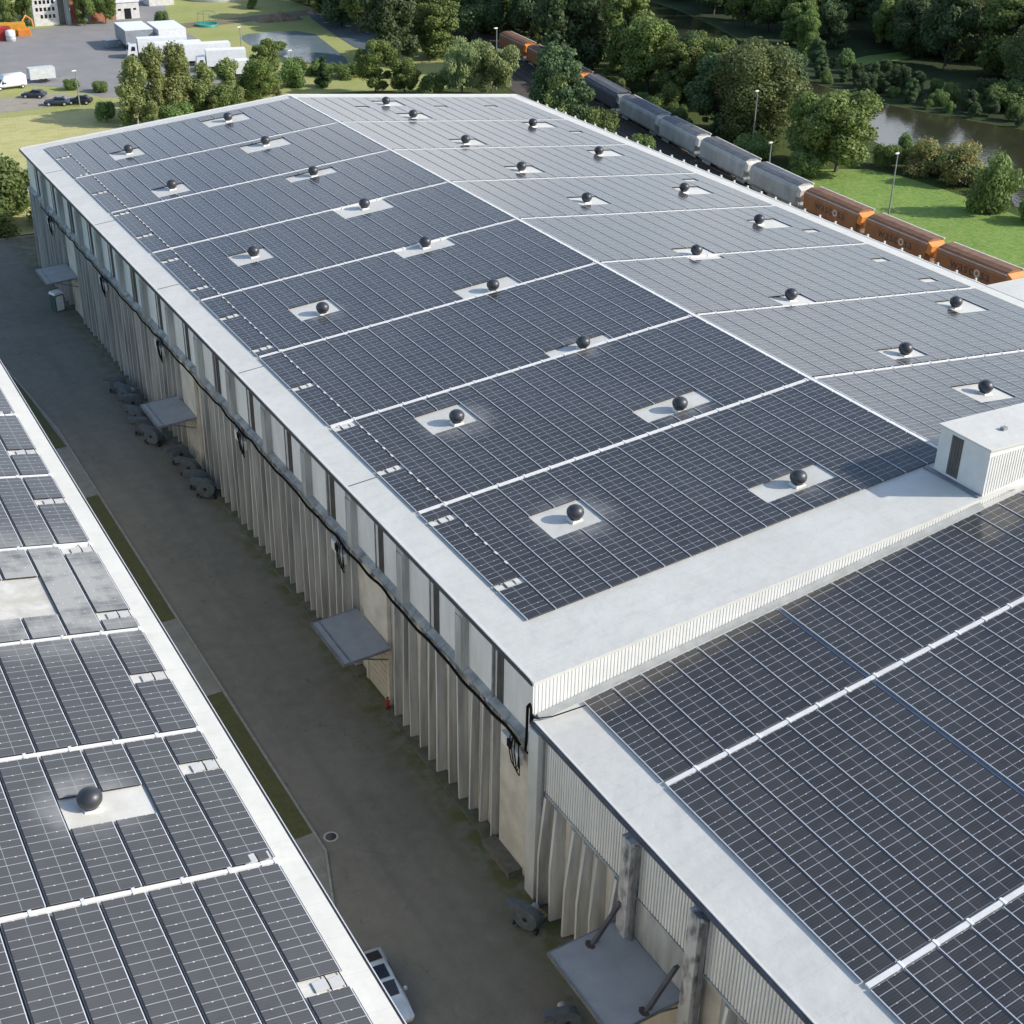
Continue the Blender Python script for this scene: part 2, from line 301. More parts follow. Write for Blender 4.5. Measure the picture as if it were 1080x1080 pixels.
# ------------------------------------------------------------------ mesh helpers
class MB:
    def __init__(s): s.v = []; s.f = []; s.m = []; s.sm = []
    def add(s, V, F, mi=0, smooth=False):
        o = len(s.v); s.v += [tuple(x) for x in V]; s.f += [tuple(i + o for i in f) for f in F]
        s.m += [mi] * len(F); s.sm += [smooth] * len(F); return s
    def box(s, x0, y0, z0, x1, y1, z1, mi=0):
        V = [(x0, y0, z0), (x1, y0, z0), (x1, y1, z0), (x0, y1, z0), (x0, y0, z1), (x1, y0, z1), (x1, y1, z1), (x0, y1, z1)]
        return s.add(V, [(0, 3, 2, 1), (4, 5, 6, 7), (0, 1, 5, 4), (1, 2, 6, 5), (2, 3, 7, 6), (3, 0, 4, 7)], mi)
    def hexa(s, V, mi=0):    # 4 bottom points, 4 top points
        return s.add(V, [(0, 3, 2, 1), (4, 5, 6, 7), (0, 1, 5, 4), (1, 2, 6, 5), (2, 3, 7, 6), (3, 0, 4, 7)], mi)
    def quad(s, a, b, c, d, mi=0): return s.add([a, b, c, d], [(0, 1, 2, 3)], mi)
    def prism(s, poly, axis, a0, a1, mi=0):   # poly in the two other axes, extruded along axis from a0 to a1
        def P(p, a):
            if axis == 'x': return (a, p[0], p[1])
            if axis == 'y': return (p[0], a, p[1])
            return (p[0], p[1], a)
        k = len(poly); V = [P(p, a0) for p in poly] + [P(p, a1) for p in poly]
        F = [tuple(range(k))[::-1], tuple(range(k, 2 * k))] + [(i, (i + 1) % k, k + (i + 1) % k, k + i) for i in range(k)]
        return s.add(V, F, mi)
    def tube(s, pts, r, n=8, mi=0, r2=None, caps=True):
        pts = [Vector(p) for p in pts]; rings = []; up = Vector((0, 0, 1)); L = len(pts)
        for i, p in enumerate(pts):
            d = (pts[min(i + 1, L - 1)] - pts[max(i - 1, 0)]).normalized()
            a = d.cross(up)
            if a.length < 1e-3: a = d.cross(Vector((1, 0, 0)))
            a.normalize(); b = d.cross(a).normalized()
            rr = r if r2 is None else r + (r2 - r) * i / max(1, L - 1)
            rings.append([p + a * math.cos(t) * rr + b * math.sin(t) * rr for t in [2 * math.pi * k / n for k in range(n)]])
        V = [q for rg in rings for q in rg]
        F = [(i * n + k, i * n + (k + 1) % n, (i + 1) * n + (k + 1) % n, (i + 1) * n + k) for i in range(L - 1) for k in range(n)]
        s.add(V, F, mi, True)
        if caps: s.add(rings[0], [tuple(range(n))], mi); s.add(rings[-1], [tuple(range(n))[::-1]], mi)
        return s
    def lathe(s, prof, n=20, mi=0, c=(0, 0, 0)):
        V = [(c[0] + r * math.cos(2 * math.pi * k / n), c[1] + r * math.sin(2 * math.pi * k / n), c[2] + z) for r, z in prof for k in range(n)]
        F = [(i * n + k, i * n + (k + 1) % n, (i + 1) * n + (k + 1) % n, (i + 1) * n + k) for i in range(len(prof) - 1) for k in range(n)]
        return s.add(V, F, mi, True)
    def mesh(s, name, mats):
        me = bpy.data.meshes.new(name); me.from_pydata(s.v, [], s.f)
        for q in (mats if isinstance(mats, (list, tuple)) else [mats]): me.materials.append(q)
        me.polygons.foreach_set('material_index', s.m); me.polygons.foreach_set('use_smooth', s.sm)
        me.update(); return me
    def build(s, name, mats, parent=None, loc=None, rot=None):
        o = bpy.data.objects.new(name, s.mesh(name, mats)); COL.objects.link(o)
        if parent: o.parent = parent
        if loc: o.location = loc
        if rot: o.rotation_euler = rot
        return o
def tag(o, label=None, cat=None, group=None, kind=None):
    if label: o['label'] = label
    if cat: o['category'] = cat
    if group: o['group'] = group
    if kind: o['kind'] = kind
    return o
def thing(name, label, cat, loc=(0, 0, 0), rz=0.0, group=None):
    o = bpy.data.objects.new(name, None); COL.objects.link(o); o.location = loc; o.rotation_euler = (0, 0, rz)
    o.empty_display_size = 0.3
    return tag(o, label, cat, group)
CH = {}
def kids(o):
    if o.name not in CH: CH[o.name] = [c for c in bpy.data.objects if c.parent == o]
    return CH[o.name]
def copy_tree(o, parent=None):
    c = o.copy(); COL.objects.link(c); c.parent = parent
    for ch in kids(o): copy_tree(ch, c)
    return c
def sheet(name, pts, z, mat, kind='structure'):
    mb = MB(); mb.add([(x, y, z) for x, y in pts], [tuple(range(len(pts)))])
    o = mb.build(name, mat); 
    if o.data.polygons[0].normal.z < 0: o.data.flip_normals()
    return tag(o, kind=kind)
def smooth_poly(pts, it=2):
    for _ in range(it):
        q = []
        for i in range(len(pts)):
            a, b = pts[i], pts[(i + 1) % len(pts)]
            q += [(a[0] * .75 + b[0] * .25, a[1] * .75 + b[1] * .25), (a[0] * .25 + b[0] * .75, a[1] * .25 + b[1] * .75)]
        pts = q
    return pts
ORD = ['zeroth', 'first', 'second', 'third', 'fourth', 'fifth', 'sixth', 'seventh', 'eighth', 'ninth', 'tenth', 'eleventh', 'twelfth', 'thirteenth', 'fourteenth', 'fifteenth', 'sixteenth', 'seventeenth', 'eighteenth', 'nineteenth', 'twentieth']

# ------------------------------------------------------------------ setting: ground, roads, water
G1 = ground_material()
tag(MB().quad((-900, -500, 0), (1500, -500, 0), (1500, 2500, 0), (-900, 2500, 0)).build('ground', G1), kind='structure')
ASPH = asphalt_material()
sheet('service_road', [(-19, -70), (-1.0, -70), (-1.0, 118), (0.5, 124), (-14, 125.3), (-70, 130), (-70, 104), (-19, 104)], 0.03, ASPH)
FIELD = field('dry_meadow', (0.50, 0.46, 0.19), (0.38, 0.39, 0.14), (0.60, 0.53, 0.27), 0.06, (1, 2.2, 1))
sheet('meadow', smooth_poly([(-60, 128), (30, 124), (62, 122), (66, 190), (40, 195), (-20, 190), (-80, 192)], 1), 0.02, FIELD)
FIELD2 = field('short_grass', (0.30, 0.34, 0.10), (0.46, 0.40, 0.18), (0.36, 0.38, 0.14), 0.08)
sheet('grass_bank', [(-60, 188), (28, 190), (66, 184), (96, 176), (100, 232), (96, 300), (92, 420), (-60, 420)], 0.035, FIELD2)
YARD = simple('yard_paving', (0.27, 0.255, 0.245), (0.225, 0.215, 0.21), 0.9, s=0.2)
sheet('truck_yard', [(-40, 275), (32.9, 268.5), (52.6, 273), (58.5, 300), (66, 330), (78, 330), (68, 290), (61, 262), (60.5, 205), (52, 196.5), (42.7, 193.3), (28.2, 197.5), (24.7, 208.5), (19.3, 212), (-1, 216), (-40, 226)], 0.055, YARD)
GRAV = simple('pale_gravel', (0.36, 0.32, 0.25), (0.28, 0.25, 0.20), 0.95, s=0.7)
sheet('gravel_lane', smooth_poly([(-40, 202), (0, 203.8), (12.1, 204.3), (22.5, 204.3), (25.4, 198), (22.1, 194.8), (9.8, 192.9), (-2.5, 191.4), (-40, 191)], 1), 0.06, GRAV)
sheet('earth_track', [(62, 256), (100, 262), (112, 262), (112, 270), (98, 268), (62, 262)], 0.06, simple('track_earth', (0.24, 0.18, 0.12), (0.17, 0.15, 0.08), 0.95, s=0.3))
W1 = water_material('pond_water', (0.15, 0.19, 0.21), (0.18, 0.22, 0.24), 0.12)
sheet('pond', smooth_poly([(69.5, 242), (73.4, 245.1), (86.2, 243.1), (83.0, 223.3), (80.5, 208.3), (77.0, 204.9), (71.8, 210.8), (69.0, 222.6), (68.3, 232)], 1), 0.08, W1)
sheet('settling_pond', smooth_poly([(98.8, 270), (97.6, 256.5), (106, 254), (98.5, 234.4), (93.4, 211.9), (86.5, 215.1), (89.5, 240.8), (93, 262)], 1), 0.08, W1)
RIV = water_material('river_water', (0.028, 0.030, 0.016), (0.040, 0.038, 0.020), 0.10)
sheet('river', smooth_poly([(178, 330), (178, 280), (179, 240), (172, 209), (156, 165), (152, 150), (152, 137), (155, 124), (161, 108), (170, 86), (188, 20), (198, -40), (140, -40), (122, 40), (124, 74), (128, 96), (132, 113.5), (136, 134), (141, 166), (144, 196), (152, 245), (154, 280), (158, 330)], 1), 0.05, RIV)
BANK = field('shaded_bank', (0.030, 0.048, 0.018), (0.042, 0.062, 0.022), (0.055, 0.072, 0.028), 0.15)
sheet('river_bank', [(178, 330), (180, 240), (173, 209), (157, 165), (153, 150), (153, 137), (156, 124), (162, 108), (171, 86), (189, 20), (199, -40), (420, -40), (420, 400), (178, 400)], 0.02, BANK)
MEAD = field('bright_lawn', (0.12, 0.24, 0.04), (0.19, 0.31, 0.06), (0.30, 0.34, 0.11), 0.2, fine=2.0)
sheet('lawn', smooth_poly([(101.5, 30), (101.5, 104), (106, 106), (114, 104), (121, 100), (122, 84), (121, 60), (117, 30)], 1), 0.03, MEAD)
sheet('clearing', smooth_poly([(168, 156), (174, 163), (184, 162), (197, 167), (200, 172), (190, 169), (178, 169), (170, 163)], 1), 0.05, MEAD)
BAL = field('ballast', (0.10, 0.085, 0.07), (0.07, 0.06, 0.05), (0.14, 0.12, 0.10), 0.3, fine=6, bd=0.08)
def trackx(y):
    Y = [-200, 30, 49, 61, 74, 87, 100, 116, 129, 145, 162, 190, 205, 320]
    X = [92.6, 92.3, 92.2, 92.3, 92.9, 93.7, 95.2, 97.6, 99.6, 102.4, 105.7, 110.4, 112.3, 124]
    return float(np.interp(y, Y, X)) + 1.45
ys = list(range(-40, 320, 8))
sheet('track_bed', [(trackx(y) - 12, y) for y in ys] + [(trackx(y) + 4.2, y) for y in reversed(ys)], 0.045, BAL)
rb = MB(); sl = MB()
for tr_ in (0, -5.2):
    for r in (-0.75, 0.75):
        for a, b in zip(ys[:-1], ys[1:]):
            x0, x1 = trackx(a) + tr_ + r, trackx(b) + tr_ + r
            rb.hexa([(x0 - .035, a, .22), (x0 + .035, a, .22), (x1 + .035, b, .22), (x1 - .035, b, .22), (x0 - .035, a, .38), (x0 + .035, a, .38), (x1 + .035, b, .38), (x1 - .035, b, .38)])
    y = 20.0
    while y < 230:
        x = trackx(y) + tr_; sl.box(x - 1.3, y, .06, x + 1.3, y + .26, .22); y += 0.65
rails = rb.build('rails', simple('rail_steel', (0.25, 0.2, 0.17), (0.16, 0.12, 0.1), 0.5, metal=.5)); tag(rails, kind='structure')
tag(sl.build('sleepers', simple('sleeper_timber', (0.17, 0.15, 0.13), (0.1, 0.09, 0.08), 0.95, s=3)), kind='structure')
# kerb, verge and paving strip by the left building
KERB = simple('kerb_stone', (0.32, 0.31, 0.27), (0.24, 0.235, 0.20), 0.9, s=2)
VERG = field('mossy_verge', (0.085, 0.090, 0.034), (0.105, 0.108, 0.042), (0.135, 0.13, 0.065), 0.8, fine=14, bd=0.03)
sheet('paving_strip', [(-19, -60), (-12.6, -60), (-12.4, -1), (-11.1, 3.2), (-11.15, 30), (-11.15, 66), (-12.4, 84), (-13.5, 104), (-19, 104)], 0.055, simple('old_paving', (0.26, 0.25, 0.215), (0.20, 0.195, 0.16), 0.9, s=0.9))
for (a, b, xa, xb) in ((4.7, 20.6, -11.05, -11.15), (30.3, 51.8, -11.15, -11.15), (61.8, 103, -11.2, -12.9)):
    o = sheet('verge', [(-19, a), (xa - .12, a + .3), (xb - .12, b), (-19, b - .4)], 0.08, VERG)
kb = MB()
kp = [(-12.4, -1), (-11.1, 3.2), (-11.15, 30), (-11.15, 66), (-12.4, 84), (-13.5, 104)]
for a, b in zip(kp[:-1], kp[1:]):
    L = math.dist(a, b); k = max(1, int(L / 1.0))
    for i in range(k):
        t0, t1 = i / k + .012 / k, (i + 1) / k - .012 / k
        p, q = [(a[0] + (b[0] - a[0]) * t, a[1] + (b[1] - a[1]) * t) for t in (t0, t1)]
        kb.hexa([(p[0] - .07, p[1], .02), (p[0] + .07, p[1], .02), (q[0] + .07, q[1], .02), (q[0] - .07, q[1], .02), (p[0] - .07, p[1], .13), (p[0] + .07, p[1], .13), (q[0] + .07, q[1], .13), (q[0] - .07, q[1], .13)])
tag(kb.build('kerb', KERB), kind='structure')
far_kerb = MB().hexa([(-70, 130.0, .02), (-13.5, 125.3, .02), (-13.5, 125.6, .02), (-70, 130.3, .02), (-70, 130.0, .15), (-13.5, 125.3, .15), (-13.5, 125.6, .15), (-70, 130.3, .15)])
far_kerb.hexa([(-13.5, 125.3, .02), (0.4, 124.0, .02), (0.4, 124.3, .02), (-13.5, 125.6, .02), (-13.5, 125.3, .15), (0.4, 124.0, .15), (0.4, 124.3, .15), (-13.5, 125.6, .15)])
tag(far_kerb.build('kerb', KERB), kind='structure')
# manhole cover
mh = thing('manhole_cover', 'round iron manhole cover with pale ring set in the service road', 'manhole cover', (-10.35, 4.2, 0.034))
r0 = MB(); r0.lathe([(0.30, 0.0), (0.30, .012), (0.0, .012)], 28); r0.build('lid', simple('cast_iron', (0.07, 0.07, 0.065), (0.04, 0.04, 0.04), .7), mh)
r1 = MB(); r1.lathe([(0.44, 0.0), (0.44, .016), (0.33, .016), (0.33, 0)], 28); r1.build('ring', simple('manhole_ring', (0.46, 0.45, 0.41), (0.38, 0.37, 0.34), .8), mh)

# ------------------------------------------------------------------ main warehouse
H0 = 14.24; T = 0.092; RX = 30.8; XL = -2.26; XR = 63.8; YN = -4.6; YF = 112.8
def roofz(x): return H0 + T * (x if x < RX else 2 * RX - x)
wh = thing('warehouse', 'long white gabled warehouse covered in solar panels, ribbed concrete wall along the service road', 'warehouse')
rf = MB()
# roof slab with its pitched top
rf.hexa([(XL, YN, roofz(XL) - .22), (RX, YN, roofz(RX) - .3), (RX, YF, roofz(RX) - .3), (XL, YF, roofz(XL) - .22), (XL, YN, roofz(XL)), (RX, YN, roofz(RX)), (RX, YF, roofz(RX)), (XL, YF, roofz(XL))])
rf.hexa([(RX, YN, roofz(RX) - .3), (XR, YN, roofz(XR) - .22), (XR, YF, roofz(XR) - .22), (RX, YF, roofz(RX) - .3), (RX, YN, roofz(RX)), (XR, YN, roofz(XR)), (XR, YF, roofz(XR)), (RX, YF, roofz(RX))])
roof = rf.build('roof', MEMB, wh)
# edge trims and cap seams
tm = MB()
for x0, x1 in ((XL - .05, XL + .14), (XR - .14, XR + .05)):
    tm.box(x0, YN, roofz(x0 if x0 < 0 else x1) - .05, x1, YF, roofz(max(x0, XL) if x0 < 0 else x0) + .035)
for y0, y1 in ((YF - .25, YF + .05),):
    tm.hexa([(XL + .15, y0, roofz(XL)), (RX, y0, roofz(RX)), (RX, y1, roofz(RX)), (XL + .15, y1, roofz(XL)), (XL + .15, y0, roofz(XL) + .07), (RX, y0, roofz(RX) + .06), (RX, y1, roofz(RX) + .06), (XL + .15, y1, roofz(XL) + .07)])
    tm.hexa([(RX + .002, y0, roofz(RX)), (XR - .15, y0, roofz(XR)), (XR - .15, y1, roofz(XR)), (RX + .002, y1, roofz(RX)), (RX + .002, y0, roofz(RX) + .06), (XR - .15, y0, roofz(XR) + .07), (XR - .15, y1, roofz(XR) + .07), (RX + .002, y1, roofz(RX) + .06)])
tm.build('edge_trim', MEMB2, roof)
sm = MB()
for i in range(5):
    y = 100.8 - 20.43 * i
    x0, x1 = XL + .15, -.12
    sm.hexa([(x0, y, roofz(x0)), (x1, y, roofz(x1)), (x1, y + .07, roofz(x1)), (x0, y + .07, roofz(x0)), (x0, y, roofz(x0) + .02), (x1, y, roofz(x1) + .02), (x1, y + .07, roofz(x1) + .02), (x0, y + .07, roofz(x0) + .02)])
sm.build('cap_seam', DARK, roof)
# low fold running along the left edge cap
# near corrugated fascia (gable) : its top follows the roof, foot on the low roof
def lowz(x): return 12.14 + .151 * (x - .34)
ca = MB()
x = XL - .05; pit = .22; i = 0
while x < XR - .1:
    x2 = x + pit * .5
    for (a, b, d) in ((x, x + pit * .55, 0.0), (x + pit * .55, x + pit, 0.022)):
        zb = min(lowz(a) - .35, roofz(a) - .9)
        ca.box(a, YN - .10 - d, zb, b, YN - .02, min(roofz(a), roofz(b)) - .005)
    x += pit
ca.build('gable_fascia', FASC, wh)
cp = MB()
for (a, b) in ((XL - .08, RX), (RX, XR + .05)):
    e = 1 if a < RX else -1
    za, zb = roofz(max(a, XL)), roofz(min(b, XR))
    cp.hexa([(a, YN - .20, za - .16), (b, YN - .20, zb - .16), (b, YN + .25, zb + .004), (a, YN + .25, za + .004), (a, YN - .20, za + .03), (b, YN - .20, zb + .03), (b, YN + .25, zb + .03), (a, YN + .25, za + .03)])
cp.build('gable_cap', MEMB, roof)
# walls
WX = -1.75
wl = MB()
wl.box(WX, YN, 9.75, WX + .5, YF - .3, H0 - .40)                  # upper band of flat panels
wl.build('panel_band', PANELW, wh)
bk = MB()
bk.box(WX + .55, YN + .05, 0.0, XR - .6, YF - .4, H0 - .45)
bk.box(WX + .02, YN + .05, 0, WX + .5, YF - .3, 9.55)
bk.prism([(XL + .6, H0 - .45), (RX, roofz(RX) - .35), (XR - .6, H0 - .45)], 'y', YF - .5, YF - .1)
bk.build('wall', CONCL, wh)
lg = MB()
lg.hexa([(-2.16, YN, 9.50), (WX, YN, 9.50), (WX, YF - .3, 9.50), (-2.16, YF - .3, 9.50), (-2.16, YN, 9.58), (WX, YN, 9.80), (WX, YF - .3, 9.80), (-2.16, YF - .3, 9.58)])
for k in range(60):
    y = -3.5 + 1.925 * k
    if y < YF - 1: lg.hexa([(-2.24, y - .14, 9.1), (-2.0, y - .14, 9.1), (-2.0, y + .14, 9.1), (-2.24, y + .14, 9.1), (-2.20, y - .14, 9.66), (-1.9, y - .14, 9.76), (-1.9, y + .14, 9.76), (-2.20, y + .14, 9.66)])
lg.build('ledge', CONCG, wh)
for k in range(7):           # brackets of the ledge
    pass
gt = MB()
gt.box(XL - .10, YN - .01, H0 - .50, XL - .004, YF, H0 - .262)
gt.build('gutter', DARK, wh)
PIL = [3.8 + 7.7 * k for k in range(14)]
SLO = [-0.35 + 7.7 * k for k in range(15)]
for y in PIL:
    q = MB(); q.box(-2.14, y - .48, 9.56, WX + .003, y + .48, H0 - .48); q.box(-2.2, y - .40, 9.4, -2.14, y + .40, 13.1)
    q.build('pilaster', CONCG, wh)
for j, y in enumerate(SLO):
    q = MB()
    q.box(WX - .03, y - .36, 9.80, WX - .002, y + .36, H0 - .5)
    for k in range(5): q.box(WX - .07, y - .34 + k * .145, 9.85, WX - .03, y - .29 + k * .145, H0 - .52)
    o = q.build('louver_strip', SLOT, wh)
    p2 = MB(); p2.tube([(WX - .12, y + .62, 9.7), (WX - .12, y + .62, H0 - .5)], .05 if j % 3 else .09, 6)
    p2.build('downpipe', STEEL, wh)
# folded concrete ribs below the ledge, left out at the door bays
DOORS = [(13.9, 17.6), (52.2, 55.9), (92.0, 95.7)]
def in_door(y): return any(a - .5 < y < b + .4 for a, b in DOORS) or y < -.6
rib = MB(); y = -0.4; k = 0; rr_ = random.Random(3)
while y < YF - 1:
    if not in_door(y) and not in_door(y + .6):
        j1, j2 = rr_.uniform(-.16, .16), rr_.uniform(-.22, .22); jm = (j1 + j2) / 2 + rr_.uniform(-.09, .09)
        xo = -2.34 + rr_.uniform(-.06, .12); tp = rr_.uniform(0, .14); wf = rr_.uniform(.09, .16); wb = rr_.uniform(1.0, 1.2)
        A = []
        for z_, jj, xx in ((.12, j1, xo), (4.6, jm, xo + tp * .3), (9.48, j2, xo + tp)):
            A += [(WX, y + jj - .06, z_), (xx, y + jj, z_), (xx, y + jj + wf, z_), (WX, y + wb, z_)]
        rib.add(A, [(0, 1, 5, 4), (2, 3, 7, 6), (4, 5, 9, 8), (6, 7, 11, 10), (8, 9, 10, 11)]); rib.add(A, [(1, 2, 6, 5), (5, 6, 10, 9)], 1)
    elif rib.v:
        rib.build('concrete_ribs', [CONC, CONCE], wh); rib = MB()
    y += 1.3; k += 1
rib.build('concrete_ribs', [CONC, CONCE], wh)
pl = MB(); pl.box(-2.62, -.9, 0.0, -1.8, 13.6, .20); pl.box(-2.62, 17.9, 0, -1.8, 51.8, .20); pl.box(-2.62, 56.3, 0, -1.8, 91.6, .20); pl.box(-2.62, 96, 0, -1.8, YF - .4, .20)
pl.build('plinth', simple('mossy_plinth', (0.16, 0.155, 0.12), (0.08, 0.09, 0.045), .95, s=1.2), wh)
for (a, b) in DOORS:
    q = MB(); q.box(-2.02, a, 4.75, -1.76, b, 9.5); q.box(-2.02, a, 0, -1.76, a + .28, 4.75); q.box(-2.02, b - .28, 0, -1.76, b, 4.75)
    q.build('door_portal', CONCL, wh)
    d = MB(); d.box(-1.95, a + .28, .05, -1.77, b - .28, 4.7); 
    for k in range(9): d.box(-1.99, a + .3, .4 + k * .48, -1.95, b - .3, .44 + k * .48)
    d.build('roller_door', simple('sand_door', (0.56, 0.51, 0.42), (0.47, 0.43, 0.35), .7), wh)
q = MB(); q.box(-2.06, -4.35, 0, -1.76, -1.0, 9.5); q.build('corner_panel', CONCL, wh)
q = MB(); q.box(-2.95, -3.7, 0, -2.07, -.6, .45); q.build('step', simple('mossy_step', (0.17, 0.16, 0.13), (0.10, 0.10, 0.07), .95, s=2), wh)
def canopy(parent, y0, y1, zi, zo, xi, xo, lip=True):
    c = MB(); c.hexa([(xo, y0, zo), (xi, y0, zi), (xi, y1, zi), (xo, y1, zo), (xo, y0, zo + .10), (xi, y0, zi + .10), (xi, y1, zi + .10), (xo, y1, zo + .10)])
    o = c.build('canopy', CANO, parent)
    e = MB(); 
    e.box(xo - .06, y0 - .03, zo - .10, xo - .003, y1 + .03, zo + .16)
    e.hexa([(xo, y0 - .05, zo - .05), (xi, y0 - .05, zi - .05), (xi, y0 - .003, zi - .05), (xo, y0 - .003, zo - .05), (xo, y0 - .05, zo + .13), (xi, y0 - .05, zi + .13), (xi, y0 - .003, zi + .13), (xo, y0 - .003, zo + .13)])
    e.hexa([(xo, y1 + .003, zo - .05), (xi, y1 + .003, zi - .05), (xi, y1 + .05, zi - .05), (xo, y1 + .05, zo - .05), (xo, y1 + .003, zo + .13), (xi, y1 + .003, zi + .13), (xi, y1 + .05, zi + .13), (xo, y1 + .05, zo + .13)])
    if lip:
        zl = zo + .105 + (zi - zo) * .14 / 1.0 * .12
        e.box(xo + .42, y0 + .02, zo + .11, xo + .50, y1 - .02, zo + .17)
    e.build('canopy_edge', STEEL, o)
    b = MB()
    for yy in (y0 + .5, y1 - .5):
        b.tube([(xi + .02, yy, zi - 1.1), (xo + .8, yy, zo - .03)], .05, 6)
    b.build('brace', STEEL, o)
    return o
canopy(wh, 13.3, 18.6, 4.95, 4.75, -2.1, -5.35)
canopy(wh, 52.3, 57.4, 4.95, 4.75, -2.1, -5.4)
canopy(wh, 91.8, 97.0, 4.95, 4.75, -2.1, -5.4)
# eave brackets along the far side
bb = MB(); bb.box(XR - .5, 20, 12.2, XR - .35, YF - .5, 12.5)
bb.build('eave_rail', STEEL, wh)
y = 28.4
while y < 112:
    q = MB(); q.box(XR - .34, y, 12.85, XR + 2.4, y + .16, 13.05); q.box(XR + 2.1, y + .01, 12.4, XR + 2.3, y + .15, 13.4); q.box(XR + 1.4, y - .35, 13.06, XR + 2.3, y + .5, 13.14)
    q.build('eave_bracket', MEMB2, wh); y += 2.42
# roof housing over the ridge at the near gable
HX0, HX1, HY0, HY1 = 28.75, 45, -4.62, -.65
hz = MB()
hz.prism([(HX0, roofz(HX0) - .05), (HX1, roofz(HX1) - .05), (HX1, 19.55), (HX0, 19.95)][:4], 'y', HY0, HY1)
hs = hz.build('roof_housing', FASC, wh)
q = MB(); q.hexa([(HX0 - .12, HY0 - .12, 19.955), (HX1, HY0 - .12, 19.56), (HX1, HY1 + .12, 19.56), (HX0 - .12, HY1 + .12, 19.955), (HX0 - .12, HY0 - .12, 20.07), (HX1, HY0 - .12, 19.70), (HX1, HY1 + .12, 19.70), (HX0 - .12, HY1 + .12, 20.07)])
q.build('housing_roof', MEMB, hs)
q = MB(); q.box(HX0 - .03, -2.55, roofz(HX0) + .25, HX0 - .004, -1.65, 19.75)
for k in range(4): q.box(HX0 - .06, -2.5 + k * .22, roofz(HX0) + .28, HX0 - .03, -2.44 + k * .22, 19.72)
q.build('housing_louver', SLOT, hs)
q = MB(); q.box(HX0 - .35, HY0, roofz(HX0) - .1, HX0 - .005, HY1 + .5, roofz(HX0) + .09); q.build('housing_flashing', simple('grey_flashing', (0.20, 0.22, 0.25), (0.14, 0.15, 0.17), .5), hs)
q = MB(); x = HX0
while x < HX1 - .3:
    q.box(x, HY0 - .028, lowz(x) + .5, x + .12, HY0 - .004, 19.54); x += .22
q.build('housing_cladding', FASC, hs)
q = MB(); q.box(31.4, -3.1, 20.02, 31.75, -2.8, 20.2); q.build('roof_hatch', simple('dull_hatch', (0.3, 0.3, 0.3)), hs)
# access seams of the fall-protection line, marked by small white dashes between first and second row
ds = MB()
for f_ in range(14):
    y = f_ * 7.7 + 4.4
    for k in range(5):
        yy = y + .9 + 1.22 * k
        if yy > 110: break
        x = 1.80; z = roofz(x) + .16
        ds.box(x - .075, yy, z, x + .075, yy + .30, z + .03)
tag(ds.build('row_clips', MEMB, wh), kind='stuff')

# ------------------------------------------------------------------ annex beyond the far eave
an = thing('annex', 'flat white roofed annex joined to the right eave of the long warehouse', 'building')
q = MB(); q.box(64.1, 2.0, 0, 90, 28.2, 13.2); q.build('wall', CONCL, an)
q = MB(); q.hexa([(63.95, 1.8, 13.22), (90.3, 1.8, 13.22), (90.3, 28.4, 13.22), (63.95, 28.4, 13.22), (63.95, 1.8, 13.75), (90.3, 1.8, 13.2 + .3), (90.3, 28.4, 13.5), (63.95, 28.4, 13.75)]); q.build('roof', MEMB, an)

# ------------------------------------------------------------------ low warehouse at the right (near)
lw = thing('low_warehouse', 'lower solar covered warehouse in the right foreground with corrugated white upper wall', 'warehouse')
LX = -2.36; LY0 = -75; LY1 = YN - .16
q = MB(); q.hexa([(LX, LY0, lowz(LX) - .22), (40, LY0, lowz(40) - .3), (40, LY1, lowz(40) - .3), (LX, LY1, lowz(LX) - .22), (LX, LY0, lowz(LX)), (40, LY0, lowz(40)), (40, LY1, lowz(40)), (LX, LY1, lowz(LX))])
lroof = q.build('roof', MEMB, lw)
q = MB(); q.box(LX - .10, LY0, lowz(LX) - .30, LX - .004, LY1 + .1, lowz(LX) - .02); q.build('gutter', simple('blue_grey_gutter', (0.10, 0.12, 0.16), (0.06, 0.07, 0.09), .4, metal=.3), lw)
q = MB(); q.box(LX, LY0, lowz(LX) + .004, LX + .10, LY1 - .25, lowz(LX) + .05); q.build('edge_trim', MEMB2, lroof)
q = MB()
for (a, b) in ((LX + .3, 28.6),):
    q.hexa([(a, LY1 - .34, lowz(a) + .004), (b, LY1 - .34, lowz(b) + .004), (b, LY1, lowz(b) + .004), (a, LY1, lowz(a) + .004), (a, LY1 - .34, lowz(a) + .02), (b, LY1 - .34, lowz(b) + .02), (b, LY1, lowz(b) + .22), (a, LY1, lowz(a) + .22)])
q.build('upstand_flashing', simple('flashing_dull', (0.34, 0.35, 0.34), (0.26, 0.27, 0.26), .6), lroof)
q = MB(); q.box(-1.8, LY0 + .3, 0, 39.6, LY1 - .1, lowz(LX) - .28); q.box(-2.08, LY0, 7.6, -1.802, LY1 + .05, lowz(LX) - .24); q.build('wall', CONCL, lw)
ca = MB(); y = LY0
while y < LY1 - .2:
    ca.box(-2.14, y, 7.72, -2.082, y + .12, lowz(LX) - .31); y += .22
ca.build('corrugated_band', PANELW, lw)
q = MB(); q.box(-2.2, LY0, 7.58, -2.083, LY1, 7.70); q.build('band_sill', CONCG, lw)
LP = [-14.15, -19.45, -28.2, -33.5]
q = MB(); q.box(-2.55, -5.75, 0, -2.09, -4.80, lowz(LX) - .32); q.build('corner_pilaster', simple('pale_pilaster', (0.60, 0.61, 0.58), (0.46, 0.47, 0.44), .85, s=.9, stretch=(1, 1, .3)), lw)
DIRTY = simple('stained_pilaster', (0.50, 0.49, 0.46), (0.10, 0.10, 0.10), .9, s=1.6, stretch=(1, 1, .45), lo=.45, hi=.62)
